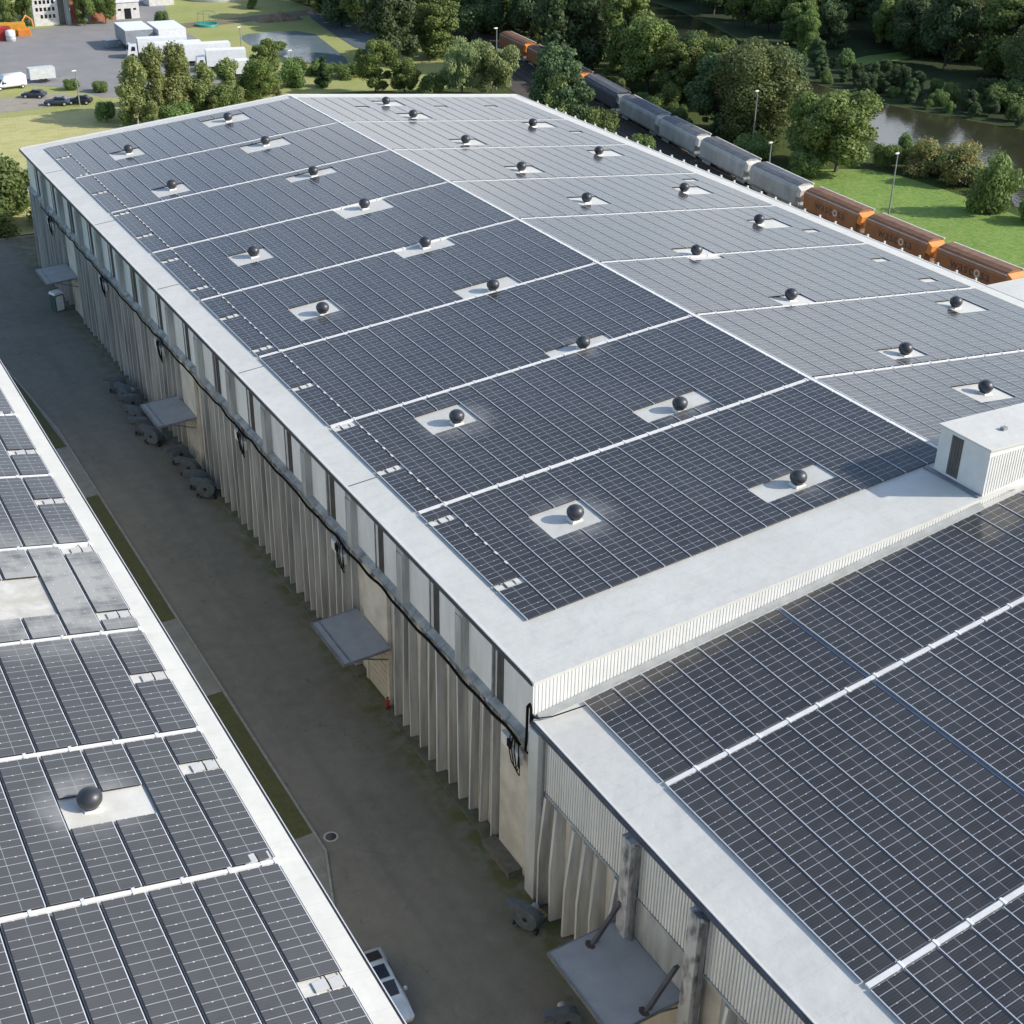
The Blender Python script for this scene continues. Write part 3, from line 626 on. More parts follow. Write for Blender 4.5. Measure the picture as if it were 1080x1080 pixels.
for y in LP:
    q = MB(); q.box(-2.72, y - .38, 0, -2.09, y + .38, lowz(LX) - .45); o = q.build('pilaster', DIRTY, lw)
    c = MB(); c.tube([(-2.78, y - .62, 11.4), (-2.50, y - .62, 11.2), (-2.50, y - .62, 0.1)], .10, 8); c.build('downpipe', STEEL, lw)
q = MB(); q.tube([(-2.45, -5.95, 11.5), (-2.30, -5.98, 11.2), (-2.30, -5.98, 6.2)], .07, 8); q.build('downpipe', STEEL, lw)
rib = MB(); y = -6.35; k = 0
while y > LY0 + 2:
    if not any(abs(y - p) < .85 or abs(y + .8 - p) < .75 for p in LP) and not (-19 < y < -14.2) and not (-33 < y < -28.5):
        b = y + .25 * math.sin(k * 2.1)
        V = [(-1.8, y - .12, .12), (-2.62, y, .12), (-2.62, y + .15, .12), (-1.8, y + 1.05, .12), (-1.8, b - .12, 7.57), (-2.32, b, 7.57), (-2.32, b + .2, 7.57), (-1.8, b + 1.05, 7.57)]
        Vm = [((V[i][0] + V[i + 4][0]) / 2 - (.10 if i in (1, 2) else 0), (V[i][1] + V[i + 4][1]) / 2 + (.10 if i in (1, 2) else 0), 3.6) for i in range(4)]
        A = V[:4] + Vm + V[4:]
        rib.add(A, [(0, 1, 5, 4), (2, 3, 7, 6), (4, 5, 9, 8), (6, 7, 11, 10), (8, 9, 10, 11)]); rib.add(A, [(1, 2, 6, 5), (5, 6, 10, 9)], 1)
    elif rib.v:
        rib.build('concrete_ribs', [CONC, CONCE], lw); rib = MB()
    y -= 1.3; k += 1
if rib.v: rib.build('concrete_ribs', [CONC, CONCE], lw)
for (a, b) in ((-18.95, -14.6), (-33, -28.7)):
    q = MB(); q.box(-2.2, a, 5.0, -2.09, b, 7.57); q.build('lintel', CONCG, lw)
    q = MB(); q.box(-2.16, a, .05, -2.091, b, 4.9); q.build('door', simple('sand_door', (0, 0, 0)), lw)
cn = canopy(lw, -18.9, -13.4, 5.15, 4.95, -2.24, -6.3, lip=False)
for y in (-14.0, -18.6):
    q = MB(); q.hexa([(-2.80, y - .09, 7.2), (-2.55, y - .09, 7.2), (-4.0, y - .09, 5.13), (-4.3, y - .09, 5.13), (-2.80, y + .09, 7.2), (-2.55, y + .09, 7.2), (-4.0, y + .09, 5.13), (-4.3, y + .09, 5.13)])
    q.build('tie_beam', simple('tie_steel', (0.09, 0.09, 0.10), (0.05, 0.05, 0.055), .6), cn)
    q = MB(); q.lathe([(0, .012), (.28, .010), (.40, .0)], 9, c=(-4.15, y, 5.145)); q.build('base_plate', RUST, cn)
canopy(lw, -33.2, -28.2, 5.15, 4.95, -2.24, -6.3, lip=False)

# ------------------------------------------------------------------ left building
LT = .176; LBX = -17.88
def lefz(x): return 15.535 - LT * (x + 18.876)
lb = thing('side_warehouse', 'solar covered warehouse roof in the left foreground across the service road', 'warehouse')
q = MB(); q.hexa([(-60, -75, lefz(-60) - .3), (LBX, -75, lefz(LBX) - .25), (LBX, 62, lefz(LBX) - .25), (-60, 62, lefz(-60) - .3), (-60, -75, lefz(-60)), (LBX, -75, lefz(LBX)), (LBX, 62, lefz(LBX)), (-60, 62, lefz(-60))])
lbr = q.build('roof', MEMB, lb)
q = MB(); q.box(LBX + .004, -75, lefz(LBX) - .30, LBX + .16, 62, lefz(LBX) - .10); q.build('gutter', simple('brown_grey_gutter', (0.09, 0.085, 0.08), (0.06, 0.06, 0.06), .5), lb)
q = MB(); q.box(LBX + .12, -75, lefz(LBX) - .099, LBX + .16, 62, lefz(LBX) - .05); q.build('gutter_lip', ALU, lb)
q = MB(); q.box(-59.5, -74.5, 0, -18.2, 61.5, lefz(LBX) - .3); q.build('wall', CONCL, lb)

# ------------------------------------------------------------------ solar modules
PW, PH = 1.70, 1.025      # strip width, module pitch
MOD = 1.0
def panel_geo():
    hw, hh = PW / 2, PH / 2; t = .036; z = .0
    G = [(-hw + t, -hh + .002, .002), (hw - t, -hh + .002, .002), (hw - t, hh - .002, .002), (-hw + t, hh - .002, .002)]
    F = MB()
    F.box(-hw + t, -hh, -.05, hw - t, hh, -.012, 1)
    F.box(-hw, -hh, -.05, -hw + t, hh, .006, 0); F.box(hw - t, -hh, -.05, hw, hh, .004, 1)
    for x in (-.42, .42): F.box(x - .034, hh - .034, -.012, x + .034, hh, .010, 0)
    return G, F
PG, PF = panel_geo()
def glass_mesh(name, V, n):
    me = bpy.data.meshes.new(name)
    me.from_pydata(V, [], [(4 * i, 4 * i + 1, 4 * i + 2, 4 * i + 3) for i in range(n)])
    uv = me.uv_layers.new(name='UVMap'); a = np.tile(np.array([0, 0, 1, 0, 1, 1, 0, 1], 'f'), n)
    uv.data.foreach_set('uv', a); me.materials.append(PVG); me.update(); return me
single_glass = glass_mesh('cell_sheet', PG, 1)
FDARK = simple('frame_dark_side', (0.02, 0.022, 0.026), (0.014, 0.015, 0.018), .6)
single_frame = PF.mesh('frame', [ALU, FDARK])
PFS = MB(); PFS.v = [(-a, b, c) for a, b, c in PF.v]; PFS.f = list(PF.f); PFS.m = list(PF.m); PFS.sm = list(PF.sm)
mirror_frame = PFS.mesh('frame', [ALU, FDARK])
PAN = []   # (site, row, block, index, centre, tilt)
def hole(x, y, holes): return any(a < x < b and c < y < d for a, b, c, d in holes)
LIFT = .13
# main roof, left slope
holesM = []
for (x, y) in VM: 
    c = {7.3: (6.05, 9.1), 22.6: (21.9, 24.9), 46.0: (45.3, 48.2), 62.0: (60.2, 63.3), 86.0: (83.7, 87.0), 101.8: (99.8, 103.0)}[y]
    holesM.append((5.4, 9.0, c[0], c[1]))
CL = {2.8: (1.9, 3.9), 15.1: (14.6, 16.8), 27.5: (26.9, 29.0), 41.5: (41.0, 43.1), 54.1: (52.5, 54.8), 67.3: (65.4, 68.1), 80.2: (79.3, 81.6), 94.1: (92.4, 95.3), 106.5: (105.1, 108.2)}
for (x, y) in VL: c = CL[y]; holesM.append((18.0, 23.4, c[0], c[1]))
cross = [13.44 + 13.84 * i for i in range(8)]
blocksM = []; lo = 0.0
for i in range(8):
    hi = cross[i] - .25 if i < 7 else 110.35
    blocksM.append((lo, hi)); lo = cross[i] + .25
breaks = [3.55, 11.8, 19.3, 26.6, 34.2, 42.4, 50.0, 57.6, 65.8, 73.7, 81.5, 89.6, 97.0, 105.0]
def fill(site, x0, dirx, nrows, blocks, holes, z0, slope, brk, brkrows, seam=None, zfun=None, gap_w=.5):
    for r in range(nrows):
        off = r * 1.8 + (seam[1] if seam and r >= seam[0] else 0)
        xc = x0 + dirx * (off + .9)
        for bi, (a, b) in enumerate(blocks):
            n = int(round((b - a) / 1.03)); pit = (b - a) / n
            segs = [(a, b)]
            if r in brkrows:
                pts = [q for q in brk if a + .3 < q < b - .3]; segs = []; s_ = a
                for q in pts:
                    segs.append((s_, q - gap_w / 2)); s_ = q + gap_w / 2
                segs.append((s_, b))
            idx = 0
            for (s0, s1) in segs:
                L = s1 - s0
                if L < .45: continue
                nn = max(1, int(round(L / pit))) if L > .8 else 1
                sc_ = L / nn / PH
                if sc_ > 1.22: nn += 1; sc_ = L / nn / PH
                for k in range(nn):
                    yc = s0 + (k + .5) * L / nn; idx += 1
                    if hole(xc, yc, holes): continue
                    PAN.append((site, r, bi, idx, (xc, yc, zfun(xc) + LIFT), slope, sc_))
fill('main', 0.0, 1, 17, blocksM, holesM, H0, T, breaks, (0,), zfun=roofz, gap_w=.72)
holesR = []
CR = {106.3: (105.3, 108.2), 98.6: (97.6, 100.4), 85.1: (83.6, 87.0), 72.4: (71.2, 74.2), 59.6: (58.3, 61.3), 41.4: (40.3, 43.2), 28.7: (27.4, 29.8), 15.5: (14.7, 17.1), 7.6: (6.1, 9.3)}
for (x, y) in VR: c = CR[y]; holesR.append((40.0, 43.7, c[0], c[1]))
for (x, y) in VQ: holesR.append((54.4, 58.1, y - 1.4, y + 1.7))
for (x, y) in ((36.5, 104.6), (48, 105), (56, 104.7), (59.8, 90), (59.8, 46), (59.8, 36), (59.8, 66), (59.8, 30)): holesR.append((x - .9, x + .9, y - .5, y + .5))
fill('far', 31.06, 1, 17, blocksM, holesR, H0, -T, breaks, (), zfun=roofz)
blocksL = [(-26.5 - 14.0 * 2, -26.5 - 14.0 - .3), (-26.48 - 13.55, -26.75 - .2), (-26.48 + .2, -12.72 - .2), (-12.72 + .2, -5.32)]
blocksL = [(-40.5, -26.98), (-26.52, -12.94), (-12.5, -5.32)]
fill('low', 0.34, 1, 19, blocksL, [], 0, .151, [], (), seam=(7, .20), zfun=lowz)
crossS = [-31.7, -22.0, -12.18, -2.36, 7.03, 16.9, 26.3, 36.2, 46.0]
blocksS = [(a + .2, b - .2) for a, b in zip(crossS[:-1], crossS[1:])]
holesS = [(-26.3, -22.6, -8.05, -5.6), (-26.3, -22.4, 9.8, 13.3), (-33.6, -29.7, -22, -19), (-26.3, -22.6, 27, 30)]
LBRK = [-19.2, -11.75, -5.15, 2.5, 8.7, 16.2, 22.6, 30.0, 36.5]
fill('side', -18.876, -1, 12, blocksS, holesS, 0, -LT, LBRK, (0,), zfun=lefz, gap_w=.85)
def area(P):
    (site, r, bi, idx, c, sl, s_) = P
    L = math.sqrt(1 + sl * sl); w_ = PW / 2 / L; h_ = PH / 2 * s_
    xs, ys_ = [], []
    for sx, sy in ((-1, -1), (1, -1), (1, 1), (-1, 1)):
        u, v = project((c[0] + sx * w_, c[1] + sy * h_, c[2] + sl * sx * w_)); xs.append(u); ys_.append(v)
    cx, cy = sum(xs) / 4, sum(ys_) / 4
    d = (np.array(c) - CAM) @ FW
    if d < 1 or cx < 2 or cx > 1078 or cy < 2 or cy > 1078: return 0.0
    return abs(sum(xs[i] * ys_[(i + 1) % 4] - xs[(i + 1) % 4] * ys_[i] for i in range(4))) / 2
ar = [area(P) for P in PAN]
order = sorted(range(len(PAN)), key=lambda i: -ar[i])
single = set(i for i in order[:300] if ar[i] > 0)
SITE = {'main': 'long roof', 'low': 'right roof', 'side': 'left roof', 'far': 'far slope'}
EDGE = {'main': 'gutter', 'low': 'left', 'side': 'gutter', 'far': 'ridge'}
BL = {'main': lambda b: 'block nearest the gable' if b == 0 else ORD[b + 1] + ' block from the gable',
      'low': lambda b: {2: 'block under white fascia', 1: 'middle block', 0: 'bottom block'}[b],
      'side': lambda b: {0: 'lowest block', 1: 'second lowest block', 2: 'nearest ventilator block', 3: 'block above ventilator', 4: 'dusty block', 5: 'block beyond dusty', 6: 'topmost block', 7: 'last block'}[b]}
proto = None; nsing = 0
for i in sorted(single):
    (site, r, bi, idx, c, sl, s_) = PAN[i]
    o = bpy.data.objects.new('solar_panel', None); COL.objects.link(o); o.empty_display_size = .2
    o.location = c; o.rotation_euler = (0, -math.atan(sl), 0); o.scale = (1, s_, 1)
    lab = '%s solar panel up %s row from %s, %s, %s' % (ORD[idx], ORD[r + 1], EDGE[site], BL[site](bi), SITE[site])
    tag(o, lab, 'solar panel', 'solar panels on the ' + SITE[site])
    g = bpy.data.objects.new('cell_sheet', single_glass); COL.objects.link(g); g.parent = o
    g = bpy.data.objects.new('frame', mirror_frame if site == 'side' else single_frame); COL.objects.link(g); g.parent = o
for site in ('main', 'far', 'low', 'side'):
    sel = [P for i, P in enumerate(PAN) if P[0] == site and i not in single]
    if not sel: continue
    sl = sel[0][5]; ang = math.atan(sl); ca_, sa_ = math.cos(ang), math.sin(ang)
    C_ = np.array([P[4] for P in sel]); S_ = np.array([P[6] for P in sel])
    def inst(V):
        V = np.array(V, float); k = len(V)
        x = V[None, :, 0] * ca_ - V[None, :, 2] * sa_; z = V[None, :, 0] * sa_ + V[None, :, 2] * ca_
        y = V[None, :, 1] * S_[:, None]
        return np.stack([x + C_[:, 0:1], y + C_[:, 1:2], z + C_[:, 2:3]], -1).reshape(-1, 3)
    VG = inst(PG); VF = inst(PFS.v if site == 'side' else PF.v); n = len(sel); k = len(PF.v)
    me = bpy.data.meshes.new('solar_array')
    FG = [(4 * i, 4 * i + 1, 4 * i + 2, 4 * i + 3) for i in range(n)]
    FF = [tuple(4 * n + i * k + j for j in f) for i in range(n) for f in PF.f]
    me.from_pydata(np.concatenate([VG, VF]).tolist(), [], FG + FF)
    uv = me.uv_layers.new(name='UVMap')
    a = np.zeros(len(me.loops) * 2, 'f'); a[:8 * n] = np.tile(np.array([0, 0, 1, 0, 1, 1, 0, 1], 'f'), n)
    uv.data.foreach_set('uv', a)
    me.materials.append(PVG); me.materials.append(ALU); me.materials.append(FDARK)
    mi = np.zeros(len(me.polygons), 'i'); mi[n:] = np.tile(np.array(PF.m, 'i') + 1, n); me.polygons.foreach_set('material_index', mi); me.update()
    o = bpy.data.objects.new('solar_array', me); COL.objects.link(o)
    tag(o, {'main': 'dark solar panel rows on the near slope of the long warehouse', 'far': 'pale shining solar panel rows beyond the ridge of the long warehouse',
            'low': 'remaining solar panel rows of the lower right roof', 'side': 'remaining solar panel rows of the left foreground roof'}[site], 'solar panels', kind='stuff')
# dark strips that paint the shade in the slots between panel rows
GAP_SHADE = simple('row_gap_shade', (0.03, 0.032, 0.038), (0.02, 0.02, 0.024), .7)
def gap_shade(site, parent):
    mb = MB(); rows = {}
    for P in PAN:
        if P[0] != site: continue
        rows.setdefault((P[1], P[2]), []).append(P)
    for (r, b), L in rows.items():
        L.sort(key=lambda P: P[4][1])
        run = []
        def flush(run):
            if not run: return
            sl = run[0][5]; cx, _, cz = run[0][4]
            y0 = run[0][4][1] - PH / 2 * run[0][6] + .05; y1 = run[-1][4][1] + PH / 2 * run[-1][6] - .05
            for dx in (.86,):
                xa, xb = cx + dx - .05, cx + dx + .085
                if site == 'side': xa, xb = cx + dx - .03, cx + dx + .05
                za, zb = cz - LIFT + sl * (xa - cx) + .02, cz - LIFT + sl * (xb - cx) + .02
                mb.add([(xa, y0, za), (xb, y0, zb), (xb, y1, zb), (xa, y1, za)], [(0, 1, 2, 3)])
        for P in L:
            if run and P[4][1] - run[-1][4][1] > 1.35: flush(run); run = []
            run.append(P)
        flush(run)
    tag(mb.build('row_shade_strips', GAP_SHADE, parent), kind='stuff')
gap_shade('main', wh); 
gap_shade('far', roof); gap_shade('low', lroof); gap_shade('side', lbr)
# raised white strips, added so the shadowed block gaps and ridge look bright
GAP_STRIP = simple('gap_strip_white', (0.80, 0.79, 0.76), (0.70, 0.69, 0.66), .5, s=2)
def gap_strip(xa, xb, y, zf, parent, w_=.13):
    q = MB(); n = max(1, int(abs(xb - xa) / 1.8)); 
    for i in range(n):
        a, b = xa + (xb - xa) * i / n + .04, xa + (xb - xa) * (i + 1) / n - .06
        q.hexa([(a, y - w_, zf(a) + .01), (b, y - w_, zf(b) + .01), (b, y + w_, zf(b) + .01), (a, y + w_, zf(a) + .01), (a, y - w_, zf(a) + .125), (b, y - w_, zf(b) + .125), (b, y + w_, zf(b) + .125), (a, y + w_, zf(a) + .125)])
        q.box(b - .04, y - w_ - .06, min(zf(b), zf(b - .04)), b + .10, y + w_ + .06, max(zf(b), zf(b - .04)) + .145)
    q.build('added_gap_strip', GAP_STRIP, parent)
for y in cross[:7]:
    gap_strip(.1, 30.45, y, roofz, roof); gap_strip(31.15, 61.6, y, roofz, roof, .10)
q = MB(); y = .2
while y < 110: q.box(30.66, y, roofz(RX) - .03, 30.94, y + 1.72, roofz(RX) + .13); y += 1.8
q.build('added_ridge_strip', GAP_STRIP, roof)
for y in (-12.72, -26.75): gap_strip(.4, 34, y, lowz, lroof, .12)
for y in crossS[1:-1]: gap_strip(-40, -18.95, y, lefz, lbr, .10)
# dark blue strip, added to darken the wide seam of the low roof
q = MB(); x0_ = .34 + 7 * 1.8
q.box(x0_ + .0, -40, lowz(x0_) + .03, x0_ + .19, -5.4, lowz(x0_) + .09); q.build('dark_seam_strip', simple('blue_seam_strip', (0.05, 0.075, 0.13), (0.04, 0.055, 0.09), .4), lroof)
# string boxes laid in the gaps of the edge rows
def boxes(x0, brk, zf, sl, parent, side):
    for y in brk:
        q = MB()
        w_ = .30 if side == 'main' else .38
        xs = (x0 + .30, x0 + .95, x0 + 1.42) if side == 'main' else (x0 - .45, x0 - 1.05)
        for j, x in enumerate(xs):
            ww = (.26, .26, .15)[j] if side == 'main' else .26
            za = zf(x)
            q.box(x - ww, y - w_ * .7, za + .03, x + ww, y + w_ * .6, za + .10 + .03 * j)
        q.build('string_box', MEMB2, parent)
        c = MB(); x = x0 + .68 if side == 'main' else x0 - .75
        c.tube([(x, y - w_ - .2, zf(x) + .1), (x + .02, y, zf(x) + .12), (x - .02, y + w_ + .2, zf(x) + .1)], .025, 5)
        c.build('string_cable', CABLE, parent); c = MB()
        x = x0 + .05 if side == 'main' else x0 - .15
        c.tube([(x, y - w_ - .1, zf(x) + .08), (x, y + w_ + .1, zf(x) + .08)], .025, 5)
        c.build('string_cable', CABLE, parent)
boxes(0.0, breaks, roofz, T, roof, 'main'); boxes(-18.876, LBRK, lefz, -LT, lbr, 'side')

# ------------------------------------------------------------------ roof ventilators
def make_vent():
    t = thing('roof_ventilator', 'black dome', 'roof ventilator', (0, 0, 0), 0, 'black dome ventilators on the roofs')
    d = MB(); prof = [(0.0, 1.18), (.13, 1.17), (.32, 1.10), (.48, .98), (.575, .82), (.60, .66), (.57, .47), (.48, .31), (.38, .22), (.36, .10)]
    d.lathe(prof[::-1], 28); d.build('dome', DOME, t)
    c = MB(); c.hexa([(-.46, -.46, -.08), (.46, -.46, -.08), (.46, .46, -.08), (-.46, .46, -.08), (-.38, -.38, .14), (.38, -.38, .14), (.38, .38, .14), (-.38, .38, .14)])
    c.build('curb', FASC, t)
    return t
vent0 = make_vent()
def place_vent(x, y, z, lab, s=1.0, first=[True]):
    o = vent0 if first[0] else copy_tree(vent0); first[0] = False
    o.location = (x, y, z); o['label'] = lab; o.scale = (s * .90, s * .90, s * .86)
VL_ = sorted(VL, key=lambda p: p[1]); VM_ = sorted(VM, key=lambda p: p[1]); VR_ = sorted(VR, key=lambda p: p[1]); VQ_ = sorted(VQ, key=lambda p: p[1])
for i, (x, y) in enumerate(VL_): place_vent(x, y, roofz(x), 'black dome ventilator, %s from near gable, line just left of the ridge' % ORD[i + 1])
for i, (x, y) in enumerate(VM_): place_vent(x, y, roofz(x), 'black dome ventilator, %s from near gable, line nearest the road gutter' % ORD[i + 1])
for i, (x, y) in enumerate(VR_): place_vent(x, y, roofz(x), 'black dome ventilator on shining slope, %s from white housing, line beside ridge' % ORD[i + 1])
for i, (x, y) in enumerate(VQ_): place_vent(x, y, roofz(x), 'black dome ventilator on shining slope, %s nearest in line beside railway eave' % ORD[i + 1])
for i, (x, y) in enumerate(VX): place_vent(x, y, lefz(x), ['large black dome ventilator nearest the camera on the left roof', 'black dome ventilator cut by the left picture edge among dusty panels'][i], .98)

# ------------------------------------------------------------------ wall cable and inverter boxes
pts = []; y = 104.0
while y > -4.2:
    ph = (y - 3.8) / 7.7 * 2 * math.pi
    pts.append((-2.38 - .10 * max(0, math.cos(ph)) , y, 9.42 + .10 * math.sin(ph * 1.0 + .7) + .06 * math.sin(y * 1.9))); y -= .55
c = MB(); c.tube(pts, .06, 6, r2=.10); 
c.tube([(-2.40, -4.25, 9.35), (-2.42, -4.35, 10.2), (-2.40, -4.35, 12.3), (-2.40, -4.55, 12.6), (-2.40, -4.72, 12.4), (-2.42, -4.75, 11.6), (-2.3, -4.9, 12.0)], .085, 6)
c.tube([(-2.34, -4.25, 9.25), (-2.36, -4.5, 9.3), (-2.36, -4.75, 10.6), (-2.36, -4.8, 12.1)], .06, 6)
tag(c.build('wall_cable', CABLE), 'thick black cable bundle running along the ledge of the long ribbed wall', 'cable')
wire = MB(); wire.tube([(-2.3, -5.0, 11.95), (-1.5, -5.35, 12.02), (.34, -5.65, 12.28)], .035, 5)
tag(wire.build('roof_cable', CABLE), 'thin black cable crossing the white roof corner to the first low roof panel', 'cable')
def make_inv():
    t = thing('wall_box', 'x', 'electrical box', (0, 0, 0), 0, 'white electrical boxes hung under the wall cable')
    for yy, z in ((.55, -.25), (-.55, -.55)):
        q = MB(); q.box(-.18, yy - .42, z - .42, 0.1, yy + .42, z + .35); q.build('enclosure', FASC, t)
    q = MB()
    for s_ in (0, 1, 2):
        q.tube([(-.1, .1 - .25 * s_, .35), (-.24, .05 - .3 * s_, -.2), (-.22, -.25 - .3 * s_, -1.1 - .15 * s_), (-.2, -.6 - .25 * s_, -1.3 - .1 * s_), (-.22, -.95 - .1 * s_, -.95), (-.16, -.9, -.1), (-.05, -.7, .35)], .035, 5)
    q.box(-.26, -.2, -.35, -.19, .2, .15)
    q.build('cable_loop', CABLE, t)
    return t
inv0 = make_inv()
IY = [(-3.0, 'white electrical boxes with hanging cables beside the near corner pilaster'), (20.3, 'white electrical boxes on the ribbed wall just beyond the middle canopy'), (39.3, 'white electrical boxes on the ribbed wall midway between two canopies'),
      (60.1, 'white electrical boxes on the wall just beyond the second farthest canopy'), (78.7, 'white electrical boxes on the wall between the two farthest canopies'), (100.2, 'farthest pair of electrical boxes near the far wall corner')]
for i, (y, lab) in enumerate(IY):
    o = inv0 if i == 0 else copy_tree(inv0); o.location = (-2.45, y, 9.15); o['label'] = lab

# ------------------------------------------------------------------ centrifugal blowers parked along the wall
def make_fan():
    t = thing('blower', 'x', 'blower', (0, 0, 0), 0, 'grey blowers parked along the wall')
    q = MB(); n = 22; R = []
    for k in range(n): a = 2 * math.pi * k / n; R.append((.62 * math.cos(a), .72 + .62 * math.sin(a)))
    q.prism(R, 'x', -.22, .22)
    q.hexa([(-.21, .1, 1.0), (.21, .1, 1.0), (.21, .1, 1.34), (-.21, .1, 1.34), (-.21, 1.05, 1.0), (.21, 1.05, 1.0), (.21, 1.05, 1.34), (-.21, 1.05, 1.34)])
    q.build('scroll_housing', FANM, t)
    q = MB(); q.prism([(.13 * math.cos(a), .72 + .13 * math.sin(a)) for a in [2 * math.pi * k / 16 for k in range(16)]], 'x', -.235, -.221); q.build('inlet', BLACK, t)
    q = MB(); q.tube([(.24, 0, .74), (.42, 0, .74), (.80, 0, .74)], .20, 12); q.build('motor', PALEM, t)
    q = MB(); q.box(-.35, -.5, .12, .9, -.42, .2); q.box(-.35, .42, .12, .9, .5, .2); q.box(.3, -.41, .2, .8, .41, .50); q.build('chassis', FANM, t)
    for s_ in (-1, 1):
        q = MB(); q.tube([(-.1, s_ * .54, .16), (-.1, s_ * .64, .16)], .16, 12); q.build('wheel', BLACK, t)
    return t
fan0 = make_fan()
FANS = [(-3.9, 71.7, 1.0, 'farthest grey blower at the head of the row along the wall'), (-3.9, 69.2, .4, 'second blower from the far end, pale motor towards the wall'), (-3.8, 66.9, 1.3, 'third blower from the far end of the row by the wall'),
        (-4.3, 63.9, .7, 'grey blower standing before the far edge of the second canopy'), (-4.4, 61.4, 1.1, 'grey blower under the outer edge of the second canopy'), (-4.3, 59.0, .6, 'grey blower at the near outer corner of the second canopy'),
        (-3.2, 54.4, 1.5, 'first blower on the near side of the second canopy, dark round housing'), (-3.3, 51.5, .8, 'blower standing by the door jamb, pale motor towards the road'), (-3.3, 49.0, 1.1, 'blower second from the near end of the row by the wall'),
        (-3.3, 47.2, .9, 'nearest blower of the far row, round housing with dark inlet facing us'), (-3.9, -7.4, .5, 'single blower by the near white corner pilaster'), (-5.6, -14.2, 1.3, 'blower half hidden under the outer corner of the nearest canopy')]
for i, (x, y, r, lab) in enumerate(FANS):
    o = fan0 if i == 0 else copy_tree(fan0); o.location = (x, y, .04); o.rotation_euler = (0, 0, r); o['label'] = lab
    o.scale = (1.25,) * 3 if i < 10 else (1.15,) * 3
pt = thing('pallet', 'small yellowish slatted wooden pallet leaning at the foot of the low wall', 'pallet', (-2.95, -6.9, .05), .3)
for k in range(5):
    q = MB(); q.box(-.35, -.5 + k * .22, .16 + .02 * k, .35, -.36 + k * .22, .20 + .02 * k); q.build('slat', WOODY, pt)
q = MB(); q.box(-.33, -.5, 0, -.25, .52, .155); q.box(.25, -.5, 0, .33, .52, .155); q.build('runner', WOODY, pt)
bt = thing('cabinet', 'white and green cabinet standing on the road below the farthest canopy', 'cabinet', (-3.7, 96.6, .04), 0.35)
q = MB(); q.box(-.55, -.5, 0, .55, .5, 1.9); q.build('body', simple('cabinet_green', (0.05, 0.09, 0.08)), bt)
q = MB(); q.box(-.45, -.54, .1, .45, -.505, 1.75); q.build('door', WPAINT, bt)
q = MB(); q.prism([(-.6, 1.905), (.6, 1.905), (.5, 2.15), (-.5, 2.15)], 'y', -.56, .56); q.build('top', WPAINT, bt)
fe = thing('fire_extinguisher', 'small red extinguisher beside the door under the middle canopy', 'extinguisher', (-2.35, 13.5, .25))
q = MB(); q.lathe([(0, 0), (.13, 0), (.13, .6), (.05, .72), (.05, .8), (0, .8)], 12); q.build('cylinder_body', RED, fe)
q = MB(); q.box(-.1, -.03, .8, .1, .03, .86); q.build('valve', BLACK, fe)

